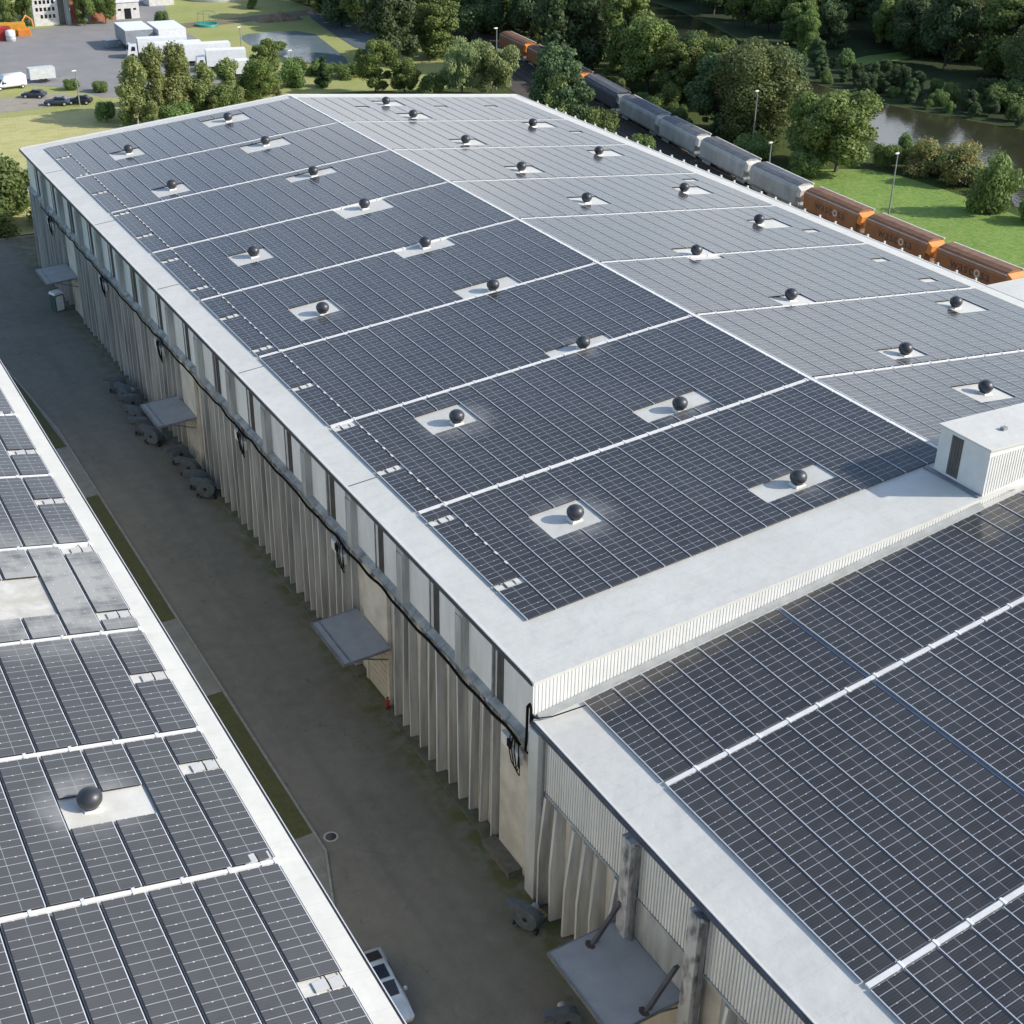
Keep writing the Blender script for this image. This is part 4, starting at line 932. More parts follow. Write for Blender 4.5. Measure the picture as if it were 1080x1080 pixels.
# ------------------------------------------------------------------ cars, vans, trucks
def loft(mb, secs, mi=0, smooth=True):
    n = len(secs[0]); V = [p for s_ in secs for p in s_]
    F = [(i * n + k, i * n + (k + 1) % n, (i + 1) * n + (k + 1) % n, (i + 1) * n + k) for i in range(len(secs) - 1) for k in range(n)]
    mb.add(V, F, mi, smooth); mb.add(secs[0], [tuple(range(n))[::-1]], mi); mb.add(secs[-1], [tuple(range(n))], mi)
def make_car(name, label, cat, loc, rz, paint, L=4.5, W=1.8, Hh=1.5, van=False, group=None):
    t = thing(name, label, cat, loc, rz, group)
    hw = W / 2
    if van: st = [(0, .55, .75), (.12, .5, .95), (.9, .5, 1.05), (1.5, .45, 1.75), (1.9, .45, Hh), (L - .35, .45, Hh), (L - .05, .5, Hh - .25), (L, .55, .9)]
    else: st = [(0, .45, .62), (.1, .35, .72), (.9, .3, .85), (1.35, .3, .95), (2.0, .3, Hh - .05), (2.6, .3, Hh), (3.4, .3, Hh - .08), (L - .35, .32, 1.0), (L - .08, .38, .9), (L, .45, .75)]
    secs = []
    for (x, zb, zt) in st:
        cabin = zt > 1.1
        wt = hw * (.74 if cabin and not van else .9)
        zm = min(zt * .98, .92)
        ww = hw * (.9 if x in (0, L) else 1)
        secs.append([(x, -ww * .9, zb), (x, -ww, zb + .15), (x, -ww, zm), (x, -wt, zt - .06), (x, -wt * .8, zt), (x, wt * .8, zt), (x, wt, zt - .06), (x, ww, zm), (x, ww, zb + .15), (x, ww * .9, zb)])
    q = MB(); loft(q, secs); q.build('body', paint, t)
    g = MB()
    if van:
        g.quad((.93, -hw * .75, 1.12), (.93, hw * .75, 1.12), (1.46, hw * .72, 1.74), (1.46, -hw * .72, 1.74))
        for s_ in (-1, 1): g.quad((1.2, s_ * hw * 1.005, 1.05), (2.0, s_ * hw * 1.005, 1.05), (2.0, s_ * hw * .94, 1.6), (1.5, s_ * hw * .94, 1.6))
    else:
        g.quad((1.40, -hw * .72, 1.02), (1.40, hw * .72, 1.02), (1.96, hw * .62, Hh - .06), (1.96, -hw * .62, Hh - .06))
        g.quad((3.50, -hw * .62, Hh - .10), (3.50, hw * .62, Hh - .10), (L - .40, hw * .72, 1.05), (L - .40, -hw * .72, 1.05))
        g.box(2.15, -hw * .5, Hh + .004, 3.05, hw * .5, Hh + .012)
        for s_ in (-1, 1): g.add([(1.6, s_ * (hw * .99), 1.0), (3.7, s_ * (hw * .99), 1.0), (3.3, s_ * (hw * .80), Hh - .12), (2.1, s_ * (hw * .80), Hh - .12)], [(0, 1, 2, 3)])
    g.build('windows', GLASSD, t)
    for x in (.85, L - .85):
        for s_ in (-1, 1):
            w_ = MB(); w_.tube([(x, s_ * (hw - .2), .33), (x, s_ * (hw + .012), .33)], .33, 14); o = w_.build('wheel', BLACK, t)
            h_ = MB(); h_.tube([(x, s_ * (hw + .013), .33), (x, s_ * (hw + .03), .33)], .19, 10); h_.build('hub', ALU, o)
    for s_ in (-1, 1):
        q = MB(); q.box(1.5, s_ * (hw + .02) - (.16 if s_ < 0 else 0), .98, 1.65, s_ * (hw + .02) + (.16 if s_ > 0 else 0), 1.13); q.build('mirror', paint, t)
        q = MB(); q.box(-.02, s_ * hw * .7 - .16, .6, .03, s_ * hw * .7 + .16, .74); q.build('headlight', LETTERW, t)
    return t
make_car('parked_car', 'silver car beside the left roof edge, seen on the service road', 'car', (-12.95, -10.3, .04), math.radians(86), SILVER, 4.9, 1.9, 1.6)
make_car('parked_van', 'white van parked at the left picture edge by the yard', 'van', (12.5, 211.0, .07), math.radians(8), WPAINT, 5.8, 2.1, 2.5, van=True)
make_car('parked_car', 'small dark car alone on the gravel lane nearest the white van', 'car', (15.8, 203.4, .07), math.radians(-30), WDARK, 4.2, 1.75, 1.45)
make_car('parked_car', 'dark blue car, left one of the pair beside the lamp post', 'car', (17.8, 195.6, .07), math.radians(-20), simple('dark_blue_paint', (0.05, 0.07, 0.10)), 4.3, 1.8, 1.45)
make_car('parked_car', 'black car, right one of the pair beside the lamp post', 'car', (21.6, 195.2, .07), math.radians(-25), simple('black_paint', (0.02, 0.022, 0.025)), 4.3, 1.8, 1.5)
tl = thing('box_trailer', 'small pale grey box trailer parked behind the white van', 'trailer', (19.6, 213.5, .06), math.radians(2))
q = MB(); q.box(0, 0, .7, 4.6, 2.2, 2.6); q.build('body', simple('pale_trailer', (0.62, 0.64, 0.62)), tl)
for x in (1.9, 2.7):
    q = MB(); q.tube([(x, -.02, .4), (x, .2, .4)], .36, 12); q.build('wheel', BLACK, tl)
q = MB(); q.box(4.62, 1.0, .55, 5.8, 1.2, .68); q.build('drawbar', STEEL, tl)
def make_truck(label, loc, rz, L=8.0, cabm=WPAINT, boxm=WPAINT, Hh=3.7, grp='white trucks parked in the yard'):
    t = thing('box_truck', label, 'truck', loc, rz, grp)
    q = MB(); q.hexa([(0, -1.15, .6), (2.0, -1.15, .6), (2.0, 1.15, .6), (0, 1.15, .6), (.45, -1.1, 2.7), (2.0, -1.1, 2.9), (2.0, 1.1, 2.9), (.45, 1.1, 2.7)]); o = q.build('cab', cabm, t)
    q = MB(); q.quad((.19, -1.0, 1.55), (.19, 1.0, 1.55), (.405, .95, 2.55), (.405, -.95, 2.55))
    for s_ in (-1, 1): q.quad((.75, s_ * 1.16, 1.5), (1.6, s_ * 1.16, 1.5), (1.6, s_ * 1.135, 2.3), (.95, s_ * 1.135, 2.3))
    q.build('windows', GLASSD, o)
    q = MB(); q.box(2.2, -1.25, 1.05, 2.2 + L, 1.25, Hh); q.build('cargo_box', boxm, t)
    q = MB(); q.box(.3, -.9, .5, 2.1 + L, .9, .95); q.build('chassis', BLACK, t)
    for x in (1.0, L - .4, L + .9):
        for s_ in (-1, 1):
            w_ = MB(); w_.tube([(x, s_ * .95, .5), (x, s_ * 1.2, .5)], .5, 14); w_.build('wheel', BLACK, t)
    return t
make_truck('white truck with dark grille, cab foremost beside the big grey trailers', (41.8, 229.5, .06), math.radians(-8), 9.5)
make_truck('white truck half hidden by trees, second from the big trailers', (43.5, 223.5, .06), math.radians(-8), 9)
make_truck('white truck with a raised sloping roof box in the middle of the parked row', (47.5, 218.0, .06), math.radians(-8), 9, Hh=4.1)
make_truck('white box truck with dark windscreen near the right end of the row', (49.8, 211.5, .06), math.radians(-12), 7.5, Hh=4.0)
make_truck('white truck standing at the right end of the row by the pond trees', (52.5, 203.0, .06), math.radians(-12), 6, Hh=3.4)
for i, (x, y, lab) in enumerate(((43.6, 235.8, 'left one of two long grey sided trailers standing side by side'), (49.9, 234.0, 'right one of two long white roofed trailers standing side by side'))):
    t = thing('semi_trailer', lab, 'trailer', (x, y, .06), math.radians(-3 if i == 0 else -3), 'long trailers in the yard')
    q = MB(); q.box(0, 0, 1.1, 5.6, 9.8, 4.0); q.build('cargo_box', GREYTR if i == 0 else WPAINT, t)
    q = MB(); q.box(-.03, -.03, 4.004, 5.63, 9.83, 4.10); q.build('roof', WPAINT, t)
    for yy in (1.2, 2.4):
        q = MB(); q.tube([(.2, yy, .5), (5.3, yy, .5)], .5, 12); q.build('wheel', BLACK, t)
    q = MB(); q.box(.4, .4, .6, 5.2, 9.2, 1.09); q.build('chassis', BLACK, t)
t = thing('skip_container', 'small grey skip standing left of the big trailers', 'skip', (41.0, 240.5, .06), .1)
q = MB(); q.hexa([(0, 0, .1), (2.2, 0, .1), (2.2, 1.6, .1), (0, 1.6, .1), (-.3, 0, 1.5), (2.5, 0, 1.5), (2.5, 1.6, 1.5), (-.3, 1.6, 1.5)]); q.build('tub', GREYTR, t)
q = MB(); q.box(-.2, .1, 1.504, 2.4, 1.5, 1.56); q.build('cover', WPAINT, t)

# ------------------------------------------------------------------ railway wagons
def text_mesh(body, size, mat, name, ext=.01):
    cu = bpy.data.curves.new(name, 'FONT'); cu.body = body; cu.size = size; cu.extrude = ext; cu.space_character = 1.12
    ob = bpy.data.objects.new(name, cu); COL.objects.link(ob)
    dg = bpy.context.evaluated_depsgraph_get(); me = bpy.data.meshes.new_from_object(ob.evaluated_get(dg))
    wdt = max(v.co.x for v in me.vertices); bpy.data.objects.remove(ob); me.materials.clear(); me.materials.append(mat); return me, wdt
txA, wA = text_mesh('wasc', 1.75, LETTER, 'lettering'); txB, wB = text_mesh('sa', 1.75, LETTER, 'lettering')
WTOP = simple('wagon_roof_grey', (0.16, 0.165, 0.175), (0.10, 0.10, 0.11), .5, s=1)
ORTOP = simple('wagon_roof_brown', (0.26, 0.13, 0.07), (0.16, 0.09, 0.05), .6, s=1)
def make_wagon(y0, y1, bodym, hoodm, label, letters=False, grp='hopper wagons of the goods train'):
    ya, yb = y0 + .12, y1 - .12; L = yb - ya
    xa, xb = trackx(y0 + .5), trackx(y1 - .5)
    t = thing('hopper_wagon', label, 'railway wagon', (xa, ya, 0), -math.atan2(xb - xa, L), grp)
    hood = .80
    q = MB(); sec = lambda y, s_=1.0: [(-1.30 * s_, y, 1.15), (-1.46 * s_, y, 1.45), (-1.46 * s_, y, 3.30), (-1.22 * s_, y, 3.86), (-.5, y, 4.12), (.5, y, 4.12), (1.22 * s_, y, 3.86), (1.46 * s_, y, 3.30), (1.46 * s_, y, 1.45), (1.30 * s_, y, 1.15)]
    loft(q, [sec(hood), sec(L - hood)], smooth=False); q.build('body', bodym, t)
    q = MB()
    q.box(1.10, hood - .1, 3.95, 1.34, L - hood + .1, 4.10); q.box(-1.36, hood, 3.62, -1.26, L - hood, 3.74)
    q.build('roof_rail', WHOOD if bodym is not WDARK else STEEL, t)
    q = MB(); q.hexa([(-1.12, hood + .1, 3.90), (-.5, hood + .1, 4.125), (-.5, L - hood - .1, 4.125), (-1.12, L - hood - .1, 3.90), (-1.12, hood + .1, 3.96), (-.5, hood + .1, 4.19), (-.5, L - hood - .1, 4.19), (-1.12, L - hood - .1, 3.96)])
    q.box(-.48, hood + .1, 4.125, .8, L - hood - .1, 4.20); q.build('roof_cover', WTOP if bodym is not ORANGEB else ORTOP, t)
    for e in (0, 1):
        def Y(v): return v if e == 0 else L - v
        q = MB()
        P = [(-1.45, Y(hood - .003), 2.6), (-1.22, Y(hood - .003), 3.85), (1.22, Y(hood - .003), 3.85), (1.45, Y(hood - .003), 2.6), (-1.3, Y(.15), 2.4), (-1.05, Y(.22), 3.4), (1.05, Y(.22), 3.4), (1.3, Y(.15), 2.4)]
        q.add(P, [(0, 1, 5, 4), (1, 2, 6, 5), (2, 3, 7, 6), (4, 5, 6, 7), (0, 4, 7, 3), (0, 3, 2, 1)]); q.build('end_hood', hoodm, t)
        q = MB(); q.hexa([(-1.2, min(Y(hood - .01), Y(1.9)), 1.36), (1.2, min(Y(hood - .01), Y(1.9)), 1.36), (1.2, max(Y(hood - .01), Y(1.9)), 1.36), (-1.2, max(Y(hood - .01), Y(1.9)), 1.36)] + [(-1.2, min(Y(.9), Y(1.9)), 1.40), (1.2, min(Y(.9), Y(1.9)), 1.40), (1.2, max(Y(.9), Y(1.9)), 1.40), (-1.2, max(Y(.9), Y(1.9)), 1.40)])
        q.box(-1.3, min(Y(0), Y(1.2)), 1.05, 1.3, max(Y(0), Y(1.2)), 1.25)
        for s_ in (-1, 1): q.tube([(s_ * .85, Y(0), 1.1), (s_ * .85, Y(-.3), 1.1)], .17, 8); q.tube([(s_ * 1.0, Y(.3), 1.2), (s_ * 1.0, Y(.3), 2.7)], .04, 5)
        q.build('end_platform', PALEM, t)
        bg_ = MB(); yc = 2.2
        bg_.box(-1.05, min(Y(yc - 1.2), Y(yc + 1.2)), .55, -.9, max(Y(yc - 1.2), Y(yc + 1.2)), .95); bg_.box(.9, min(Y(yc - 1.2), Y(yc + 1.2)), .55, 1.05, max(Y(yc - 1.2), Y(yc + 1.2)), .95)
        bg_.box(-.92, Y(yc) - .2, .60, .92, Y(yc) + .2, .90)
        o = bg_.build('bogie', PALEM, t)
        for dy in (-.9, .9):
            for s_ in (-1, 1):
                w_ = MB(); w_.tube([(s_ * .70, Y(yc + dy), .82), (s_ * .84, Y(yc + dy), .82)], .45, 14); w_.build('wheel', BLACK, o)
    q = MB(); q.box(-.9, 3.4, .95, .9, L - 3.4, 1.30)
    k = 3.8
    while k < L - 4.2: q.hexa([(-.3, k + .2, .5), (.3, k + .2, .5), (.3, k + 1, .5), (-.3, k + 1, .5), (-1.1, k, 1.34), (1.1, k, 1.34), (1.1, k + 1.3, 1.34), (-1.1, k + 1.3, 1.34)]); k += 1.7
    q.build('discharge_hoppers', BLACK if bodym is WDARK else PALEM, t)
    if letters:
        # lettering on the side facing the warehouse, read from there
        tot = wA + 1.05 + wB; s0 = L - (L - tot) * .5
        for me, off in ((txA, 0.0), (txB, wA + 1.10)):
            o = bpy.data.objects.new('lettering', me); COL.objects.link(o); o.parent = t
            M_ = Matrix(((0, 0, -1, -1.464), (-1, 0, 0, s0 - off), (0, 1, 0, 2.15), (0, 0, 0, 1))); o.matrix_local = M_
        q = MB(); n = 20; rin, rout = .25, .46; V = []; cy = s0 - wA - .58; cz = 2.62
        for k in range(n): a = 2 * math.pi * k / n; V += [(-1.475, cy + rin * math.cos(a), cz + rin * math.sin(a)), (-1.475, cy + rout * math.cos(a), cz + rout * math.sin(a))]
        q.add(V, [(2 * k, 2 * k + 1, (2 * k + 3) % (2 * n), (2 * k + 2) % (2 * n)) for k in range(n)]); q.build('emblem', LETTERW, t)
    return t
make_wagon(48.3, 61, ORANGEB, ORANGE, 'nearest orange hopper wagon, its near end cut by the white annex roof', True)
make_wagon(61, 74, ORANGEB, ORANGE, 'orange hopper wagon reading wascosa, middle one of the three near ones', True)
make_wagon(74, 87, ORANGEB, ORANGE, 'orange hopper wagon reading wascosa, coupled to the first grey one', True)
make_wagon(87, 100.5, WGREY, WHOOD, 'grey hopper wagon coupled to the orange ones, behind the short lamp post')
make_wagon(100.5, 115.5, WGREY, WHOOD, 'grey hopper wagon, second from the near orange ones')
make_wagon(115.5, 129.3, WGREY, WHOOD, 'grey hopper wagon, third from the near orange ones')
make_wagon(129.3, 145, WGREY, WHOOD, 'grey hopper wagon coupled to the blackish one')
make_wagon(145, 162, WDARK, simple('dark_hood', (0.2, 0.2, 0.2)), 'blackish blue hopper wagon just out of the trees')
make_wagon(162, 176, ORANGEB, ORANGE, 'orange hopper wagon mostly hidden behind the tree')
make_wagon(176, 190.5, ORANGEB, ORANGE, 'brown orange hopper wagon seen between the trees')
make_wagon(190.5, 205, ORANGEB, ORANGE, 'farthest orange hopper wagon vanishing into the trees')

# ------------------------------------------------------------------ lamp posts
LAMPS = [(23.1, 192.7, 5.9, 'pale lamp post beside the two dark parked cars', 0), (63.7, 224.3, 5.2, 'lamp post between the last truck and the pond', 1), (62.8, 194.3, 5.9, 'lamp post standing before the pond hedge', 1), (94.4, 173.4, 10.9, 'tall lamp post in front of the olive willow tree', 0),
         (125.1, 198.7, 10.5, 'tall lamp post against the dark trees beyond the far wagons', 0), (121.9, 163.3, 7.0, 'lamp post at the hedge beyond the blackish wagon', 0), (107.8, 115.1, 10.0, 'tall lamp post in front of the big domed tree', 0), (101.3, 103.0, 5.6, 'short lamp post standing over the grey wagon', 0),
         (105.2, 81.6, 8.6, 'lamp post on the green lawn beside the orange wagons', 0), (90.5, 152.5, 3.6, 'short lamp at the tree clump beyond the far roof corner', 0)]
for (x, y, h, lab, kind) in LAMPS:
    t = thing('lamp_post', lab, 'lamp post', (x, y, 0), math.radians(200), 'lamp posts in the yard and by the railway')
    q = MB(); q.tube([(0, 0, 0), (0, 0, h * .5), (0, 0, h)], .13, 8, r2=.07); q.build('pole', POLE, t)
    q = MB(); q.hexa([(-.1, -.18, h - .02), (.75, -.14, h + .05), (.75, .14, h + .05), (-.1, .18, h - .02), (-.1, -.12, h + .16), (.7, -.1, h + .18), (.7, .1, h + .18), (-.1, .12, h + .16)]); q.build('lamp_head', MEMB, t)

# ------------------------------------------------------------------ yard buildings and bits
b = thing('yard_building', 'white building with small square windows and a tall dark doorway behind the yard', 'building', (34.0, 271.3, 0))
q = MB(); q.box(-.6, 0, 0, 7.0, 18, 6.6); q.build('wall', RENDER, b)
q = MB(); q.box(-.9, -.3, 6.604, 7.3, 18.3, 6.9); q.build('roof', MEMB2, b)
for i in range(5):
    for j in range(3):
        if i == 0 and j == 0: continue
        q = MB(); x = .0 + i * .88; z = 1.6 + j * 1.5; q.box(x, -.05, z, x + .5, -.004, z + .75); q.build('window', GLASSD, b)
q = MB(); q.box(4.75, -.06, .05, 6.1, -.004, 5.6); q.build('doorway', SLOT, b)
q = MB(); q.box(6.3, -.7, 0, 7.2, -.01, 6.0); q.build('stair_tower', CONCG, b)
b = thing('brick_building', 'long low red brick building behind the yard trees', 'building', (41.6, 272.6, 0))
q = MB(); q.box(-.0, 0, 0, 9.9, 12, 5.0); q.build('wall', BRICK, b)
q = MB(); q.box(-.15, -.2, 5.004, 10.1, 12.2, 5.3); q.build('roof', MEMB2, b)
q = MB(); q.box(2.6, -.06, 0, 4.4, -.004, 2.4); q.box(7.6, -.06, .9, 8.8, -.004, 2.2); q.build('door', GREYTR, b)
b = thing('shed', 'small white shed with dark doorway at the end of the yard', 'building', (51.6, 272.6, 0))
q = MB(); q.box(0, 0, 0, 5.4, 9, 3.6); q.build('wall', RENDER, b)
q = MB(); q.prism([(-.2, 3.61), (5.6, 3.61), (5.3, 4.3), (.1, 4.3)], 'y', -.2, 9.2); q.build('roof', WPAINT, b)
q = MB(); q.box(2.0, -.05, .05, 3.5, -.004, 2.3); q.box(.6, -.05, 1.9, 1.3, -.004, 2.3); q.box(4.1, -.05, 1.9, 4.7, -.004, 2.3); q.build('doorway', GLASSD, b)
b = thing('shed', 'pale little building at the top edge beyond the shed', 'building', (63.5, 287, 0))
q = MB(); q.box(0, 0, 0, 6, 5, 3.2); q.build('wall', RENDER, b); q = MB(); q.box(-.2, -.2, 3.204, 6.2, 5.2, 3.5); q.build('roof', GREYTR, b)
for (x, y, L, mt_, lab, z) in ((20.0, 262.5, 9.5, YEL, 'orange yellow container at the back of the yard', 0), (20.5, 257.8, 5.0, RED, 'dark red container with white ends in front of the yellow one', 0), (27.6, 260.8, 2.6, ORANGE, 'short orange skip beside the red container', 0)):
    t = thing('container', lab, 'container', (x, y, .06), math.radians(-6), 'containers at the back of the yard')
    q = MB(); q.box(0, 0, 0, L, 2.4, 2.5 if L > 3 else 1.3); o = q.build('shell', mt_, t)
    q = MB(); k = .15
    while k < L - .1: q.box(k, -.05, .1, k + .12, -.004, 2.4 if L > 3 else 1.2); k += .35
    q.build('ribs', mt_, t)
for (x, y, lab) in ((25.2, 256.6, 'white round tank beside the red container'), (19.6, 256.9, 'white drum at the left yard edge by the red container')):
    t = thing('storage_tank', lab, 'tank', (x, y, .06), 0)
    q = MB(); q.lathe([(0, 0), (1.0, 0), (1.0, 1.9), (.8, 2.15), (.2, 2.25), (0, 2.25)], 18); q.build('shell', WPAINT, t)
    q = MB(); q.lathe([(1.0, .9), (1.04, .9), (1.04, 1.0), (1.0, 1.0)], 18); q.build('band', STEEL, t)
t = thing('excavator', 'orange digger machine beside the yellow container', 'digger', (26.8, 263.4, .06), .3)
q = MB(); q.box(0, 0, .9, 2.6, 1.8, 1.9); q.build('body', ORANGE, t); q = MB(); q.box(.2, .1, 1.905, 1.3, 1.0, 3.0); q.build('cab', GLASSD, t)
q = MB(); q.tube([(2.6, .9, 1.6), (4.2, .9, 3.4), (5.4, .9, 2.4), (5.6, .9, .9)], .18, 6); q.build('arm', ORANGE, t); q = MB(); q.box(-.1, -.2, 0, 2.7, .3, .85); q.box(-.1, 1.5, 0, 2.7, 2.0, .85); q.build('tracks', BLACK, t)
t = thing('clarifier_tank', 'round pale concrete basin with a dark bridge at the top edge', 'basin', (82.5, 293.0, 0))
q = MB(); q.lathe([(0, .9), (7.0, .9), (7.0, 1.8), (7.5, 1.8), (7.5, 0)], 40); q.build('basin_wall', simple('basin_concrete', (0.55, 0.55, 0.5)), t)
q = MB(); q.lathe([(0, .95), (6.9, .95)], 40); q.build('basin_water', water_material('basin_water', (0.10, 0.10, 0.08), (0.14, 0.14, 0.12)), t)
q = MB(); q.box(-7.4, -.5, 1.9, 7.4, .5, 2.1); q.box(-7.4, -.5, 2.101, 7.4, -.42, 2.9); q.build('bridge', STEEL, t)
t = thing('water_frame', 'teal round plastic pool with a light frame on the grass', 'pool', (67.6, 257.4, 0.03))
q = MB(); q.lathe([(0, .25), (2.2, .25), (2.3, .5), (2.45, .5), (2.45, 0)], 28); q.build('rim', GREEN, t)
q = MB()
for a in (0, 1.57, 3.14, 4.71): q.tube([(2 * math.cos(a), 2 * math.sin(a), .3), (2 * math.cos(a), 2 * math.sin(a), 2.8)], .05, 5)
q.tube([(2 * math.cos(a), 2 * math.sin(a), 2.8) for a in [k * .39 for k in range(17)]], .05, 5); q.build('frame', GREEN, t)
def heap(name, label, x, y, L, W, h, seed):
    rs = np.random.RandomState(seed); n = 26; V = []; F = []
    for i in range(n):
        for j in range(14):
            a, b_ = i / (n - 1) * 2 - 1, j / 13 * 2 - 1
            e = max(0, 1 - a * a) ** .7 * max(0, 1 - b_ * b_) ** .8
            V.append((x + a * L / 2 + rs.uniform(-.1, .1), y + b_ * W / 2 + rs.uniform(-.1, .1), -.1 + h * e * (0.75 + .5 * rs.rand() * (.5 + .5 * math.sin(a * 9)))))
    F = [(i * 14 + j, (i + 1) * 14 + j, (i + 1) * 14 + j + 1, i * 14 + j + 1) for i in range(n - 1) for j in range(13)]
    mb = MB(); mb.add(V, F, 0); tag(mb.build(name, DIRT), label, 'earth heap')
heap('earth_heap', 'long heap of dug brown earth behind the pond', 84.5, 257.5, 11, 4.5, 1.8, 1)
heap('earth_heap', 'smaller darker earth heap at the meeting of the two ponds', 97.0, 263.5, 6, 3.5, 1.4, 2)
t = thing('white_hut', 'white service hut between the far eave and the railway track', 'hut', (84.0, 108.5, 0), -.1)
q = MB(); q.box(0, 0, 0, 3.0, 4.4, 2.8); q.build('wall', FASC, t); q = MB(); q.box(-.15, -.15, 2.804, 3.15, 4.55, 3.0); q.build('roof', MEMB, t)
q = MB(); q.box(-.04, .8, .1, -.004, 1.8, 2.1); q.build('door', GREYTR, t)
t = thing('footbridge', 'light wooden jetty across the inlet of the settling pond', 'jetty', (101.5, 258.5, 0), .5)
q = MB(); q.box(-.6, -5, .9, .6, 5, 1.0); q.build('deck', RENDER, t)
q = MB()
for y in (-4.5, -2.2, 0, 2.2, 4.5):
    for s_ in (-.58, .58): q.tube([(s_, y, -.2), (s_, y, 1.9)], .05, 5)
q.build('post', RENDER, t)

# ------------------------------------------------------------------ trees
def crown_mesh(name, kind, seed, nleaf, lsize, mat, H=10.0, W=7.0, base=.04):
    rs = np.random.RandomState(seed); lobes = []
    if kind in ('round', 'dark', 'dome'):
        nl = 60 if kind == 'dome' else 44
        for _ in range(nl):
            a = rs.uniform(0, 2 * math.pi); h = rs.uniform(0.12, 1); r = rs.uniform(.35, 1) ** .5
            hh = base + (1 - base) * h; wr = math.sin(min(1, (hh - base * .6) / (1 - base * .6)) * math.pi * .93) ** .55 * W / 2 * .70
            s_ = rs.uniform(.05, .20) * W; k_ = 1 + .22 * math.sin(a * 2 + seed) + .14 * math.sin(a * 5 + seed * 2)
            lobes.append((wr * r * k_ * math.cos(a), wr * r * k_ * math.sin(a), min(hh * H * (1 + .10 * math.sin(a * 3 + seed)), H - s_ * .4), s_, s_ * rs.uniform(.6, 1.2)))
    elif kind == 'airy':
        for _ in range(46):
            a = rs.uniform(0, 2 * math.pi); hh = base + (1 - base) * rs.uniform(0.05, 1); wr = W * .5 * (1.05 - hh) ** .5 * rs.uniform(.1, 1)
            s_ = rs.uniform(.08, .17) * W; lobes.append((wr * math.cos(a), wr * math.sin(a), min(hh * H, H - s_), s_, s_ * rs.uniform(1.0, 1.7)))
    elif kind == 'willow':
        for _ in range(26):
            a = rs.uniform(0, 2 * math.pi); hh = rs.uniform(.25, .92); wr = W * .42 * math.sin(min(1, hh) * math.pi * .8) * rs.uniform(.4, 1)
            s_ = rs.uniform(.12, .2) * W; lobes.append((wr * math.cos(a), wr * math.sin(a), hh * H, s_ * .8, s_ * 1.3))
    elif kind in ('bush', 'autumn'):
        for _ in range(18):
            a = rs.uniform(0, 2 * math.pi); r = rs.uniform(0, 1) ** .5; hh = rs.uniform(.15, .85) * (1 - .35 * r)
            s_ = rs.uniform(.14, .24) * W; lobes.append((W * .38 * r * math.cos(a), W * .38 * r * math.sin(a), hh * H, s_, s_ * .9))
    else:
        for k in range(22):
            h = k / 22; a = rs.uniform(0, 2 * math.pi); wr = W * .38 * (1 - h) * rs.uniform(.4, 1); s_ = W * (.07 + .14 * (1 - h))
            lobes.append((wr * math.cos(a), wr * math.sin(a), (.12 + .86 * h) * H, s_, s_ * .8))
    lb_ = np.array(lobes); vol = lb_[:, 3] ** 2; pr_ = vol / vol.sum()
    idx = rs.choice(len(lb_), nleaf, p=pr_); L = lb_[idx]
    d = rs.normal(size=(nleaf, 3)); d /= np.linalg.norm(d, axis=1)[:, None]
    rad = rs.uniform(.40, 1.0, nleaf) ** .5 * rs.uniform(.9, 1.28, nleaf)
    P = L[:, :3] + d * np.stack([L[:, 3], L[:, 3], L[:, 4]], 1) * rad[:, None]
    P[:, 2] = np.maximum(P[:, 2], .15 + rs.rand(nleaf) * .3)
    nrm = d + rs.normal(size=(nleaf, 3)) * .55; nrm /= np.linalg.norm(nrm, axis=1)[:, None]
    t1 = np.cross(nrm, rs.normal(size=(nleaf, 3))); t1 /= np.linalg.norm(t1, axis=1)[:, None]; t2 = np.cross(nrm, t1)
    sz = lsize * rs.uniform(.6, 1.35, nleaf)[:, None]
    if kind == 'willow': t1 = np.tile([0, 0, 1.0], (nleaf, 1)) + rs.normal(size=(nleaf, 3)) * .3; t2 = np.cross(nrm, t1); t2 /= np.linalg.norm(t2, axis=1)[:, None]; sz2 = sz * .5; sz = sz * 1.2
    else: sz2 = sz * .7
    V = np.stack([P - t1 * sz, P + t2 * sz2, P + t1 * sz, P - t2 * sz2], 1).reshape(-1, 3)
    me = bpy.data.meshes.new(name); me.vertices.add(4 * nleaf); me.vertices.foreach_set('co', V.ravel().astype('f'))
    me.loops.add(4 * nleaf); me.loops.foreach_set('vertex_index', np.arange(4 * nleaf, dtype='i'))
    me.polygons.add(nleaf); me.polygons.foreach_set('loop_start', np.arange(0, 4 * nleaf, 4, dtype='i'))
    me.materials.append(mat); me.update(); me.validate(); return me, lobes
def trunk_mesh(lobes, H, W, mat, seed):
    rs = np.random.RandomState(seed); mb = MB(); top = Vector((0, 0, H * .8))
    mb.tube([(0, 0, -.2), (.05 * W * .3, 0, H * .25), (-.03 * W * .3, .02, H * .55), tuple(top)], W * .035, 7, r2=W * .006)
    for l in lobes[::2]:
        z0 = max(H * .12, min(H * .6, l[2] - .18 * H)); e = Vector(l[:3]); s_ = Vector((0, 0, z0)); mid = (s_ + e) / 2 + Vector((0, 0, H * .03))
        mb.tube([s_, mid, e], W * .014, 5, r2=W * .004)
    return mb.mesh('trunk', [mat])
PROTO = {}
SPEC = {'round': (17000, .20, BARK), 'dark': (18000, .21, BARK), 'airy': (9500, .17, BIRCH), 'willow': (12000, .18, BARK), 'bush': (7000, .20, BARK), 'autumn': (9000, .18, BARK), 'dome': (30000, .155, BARK), 'conifer': (4200, .28, BARK)}
DIMS = {'bush': (6, 7), 'autumn': (7, 7), 'conifer': (8, 5), 'dome': (10, 10), 'dark': (10, 8.5), 'round': (10, 8)}
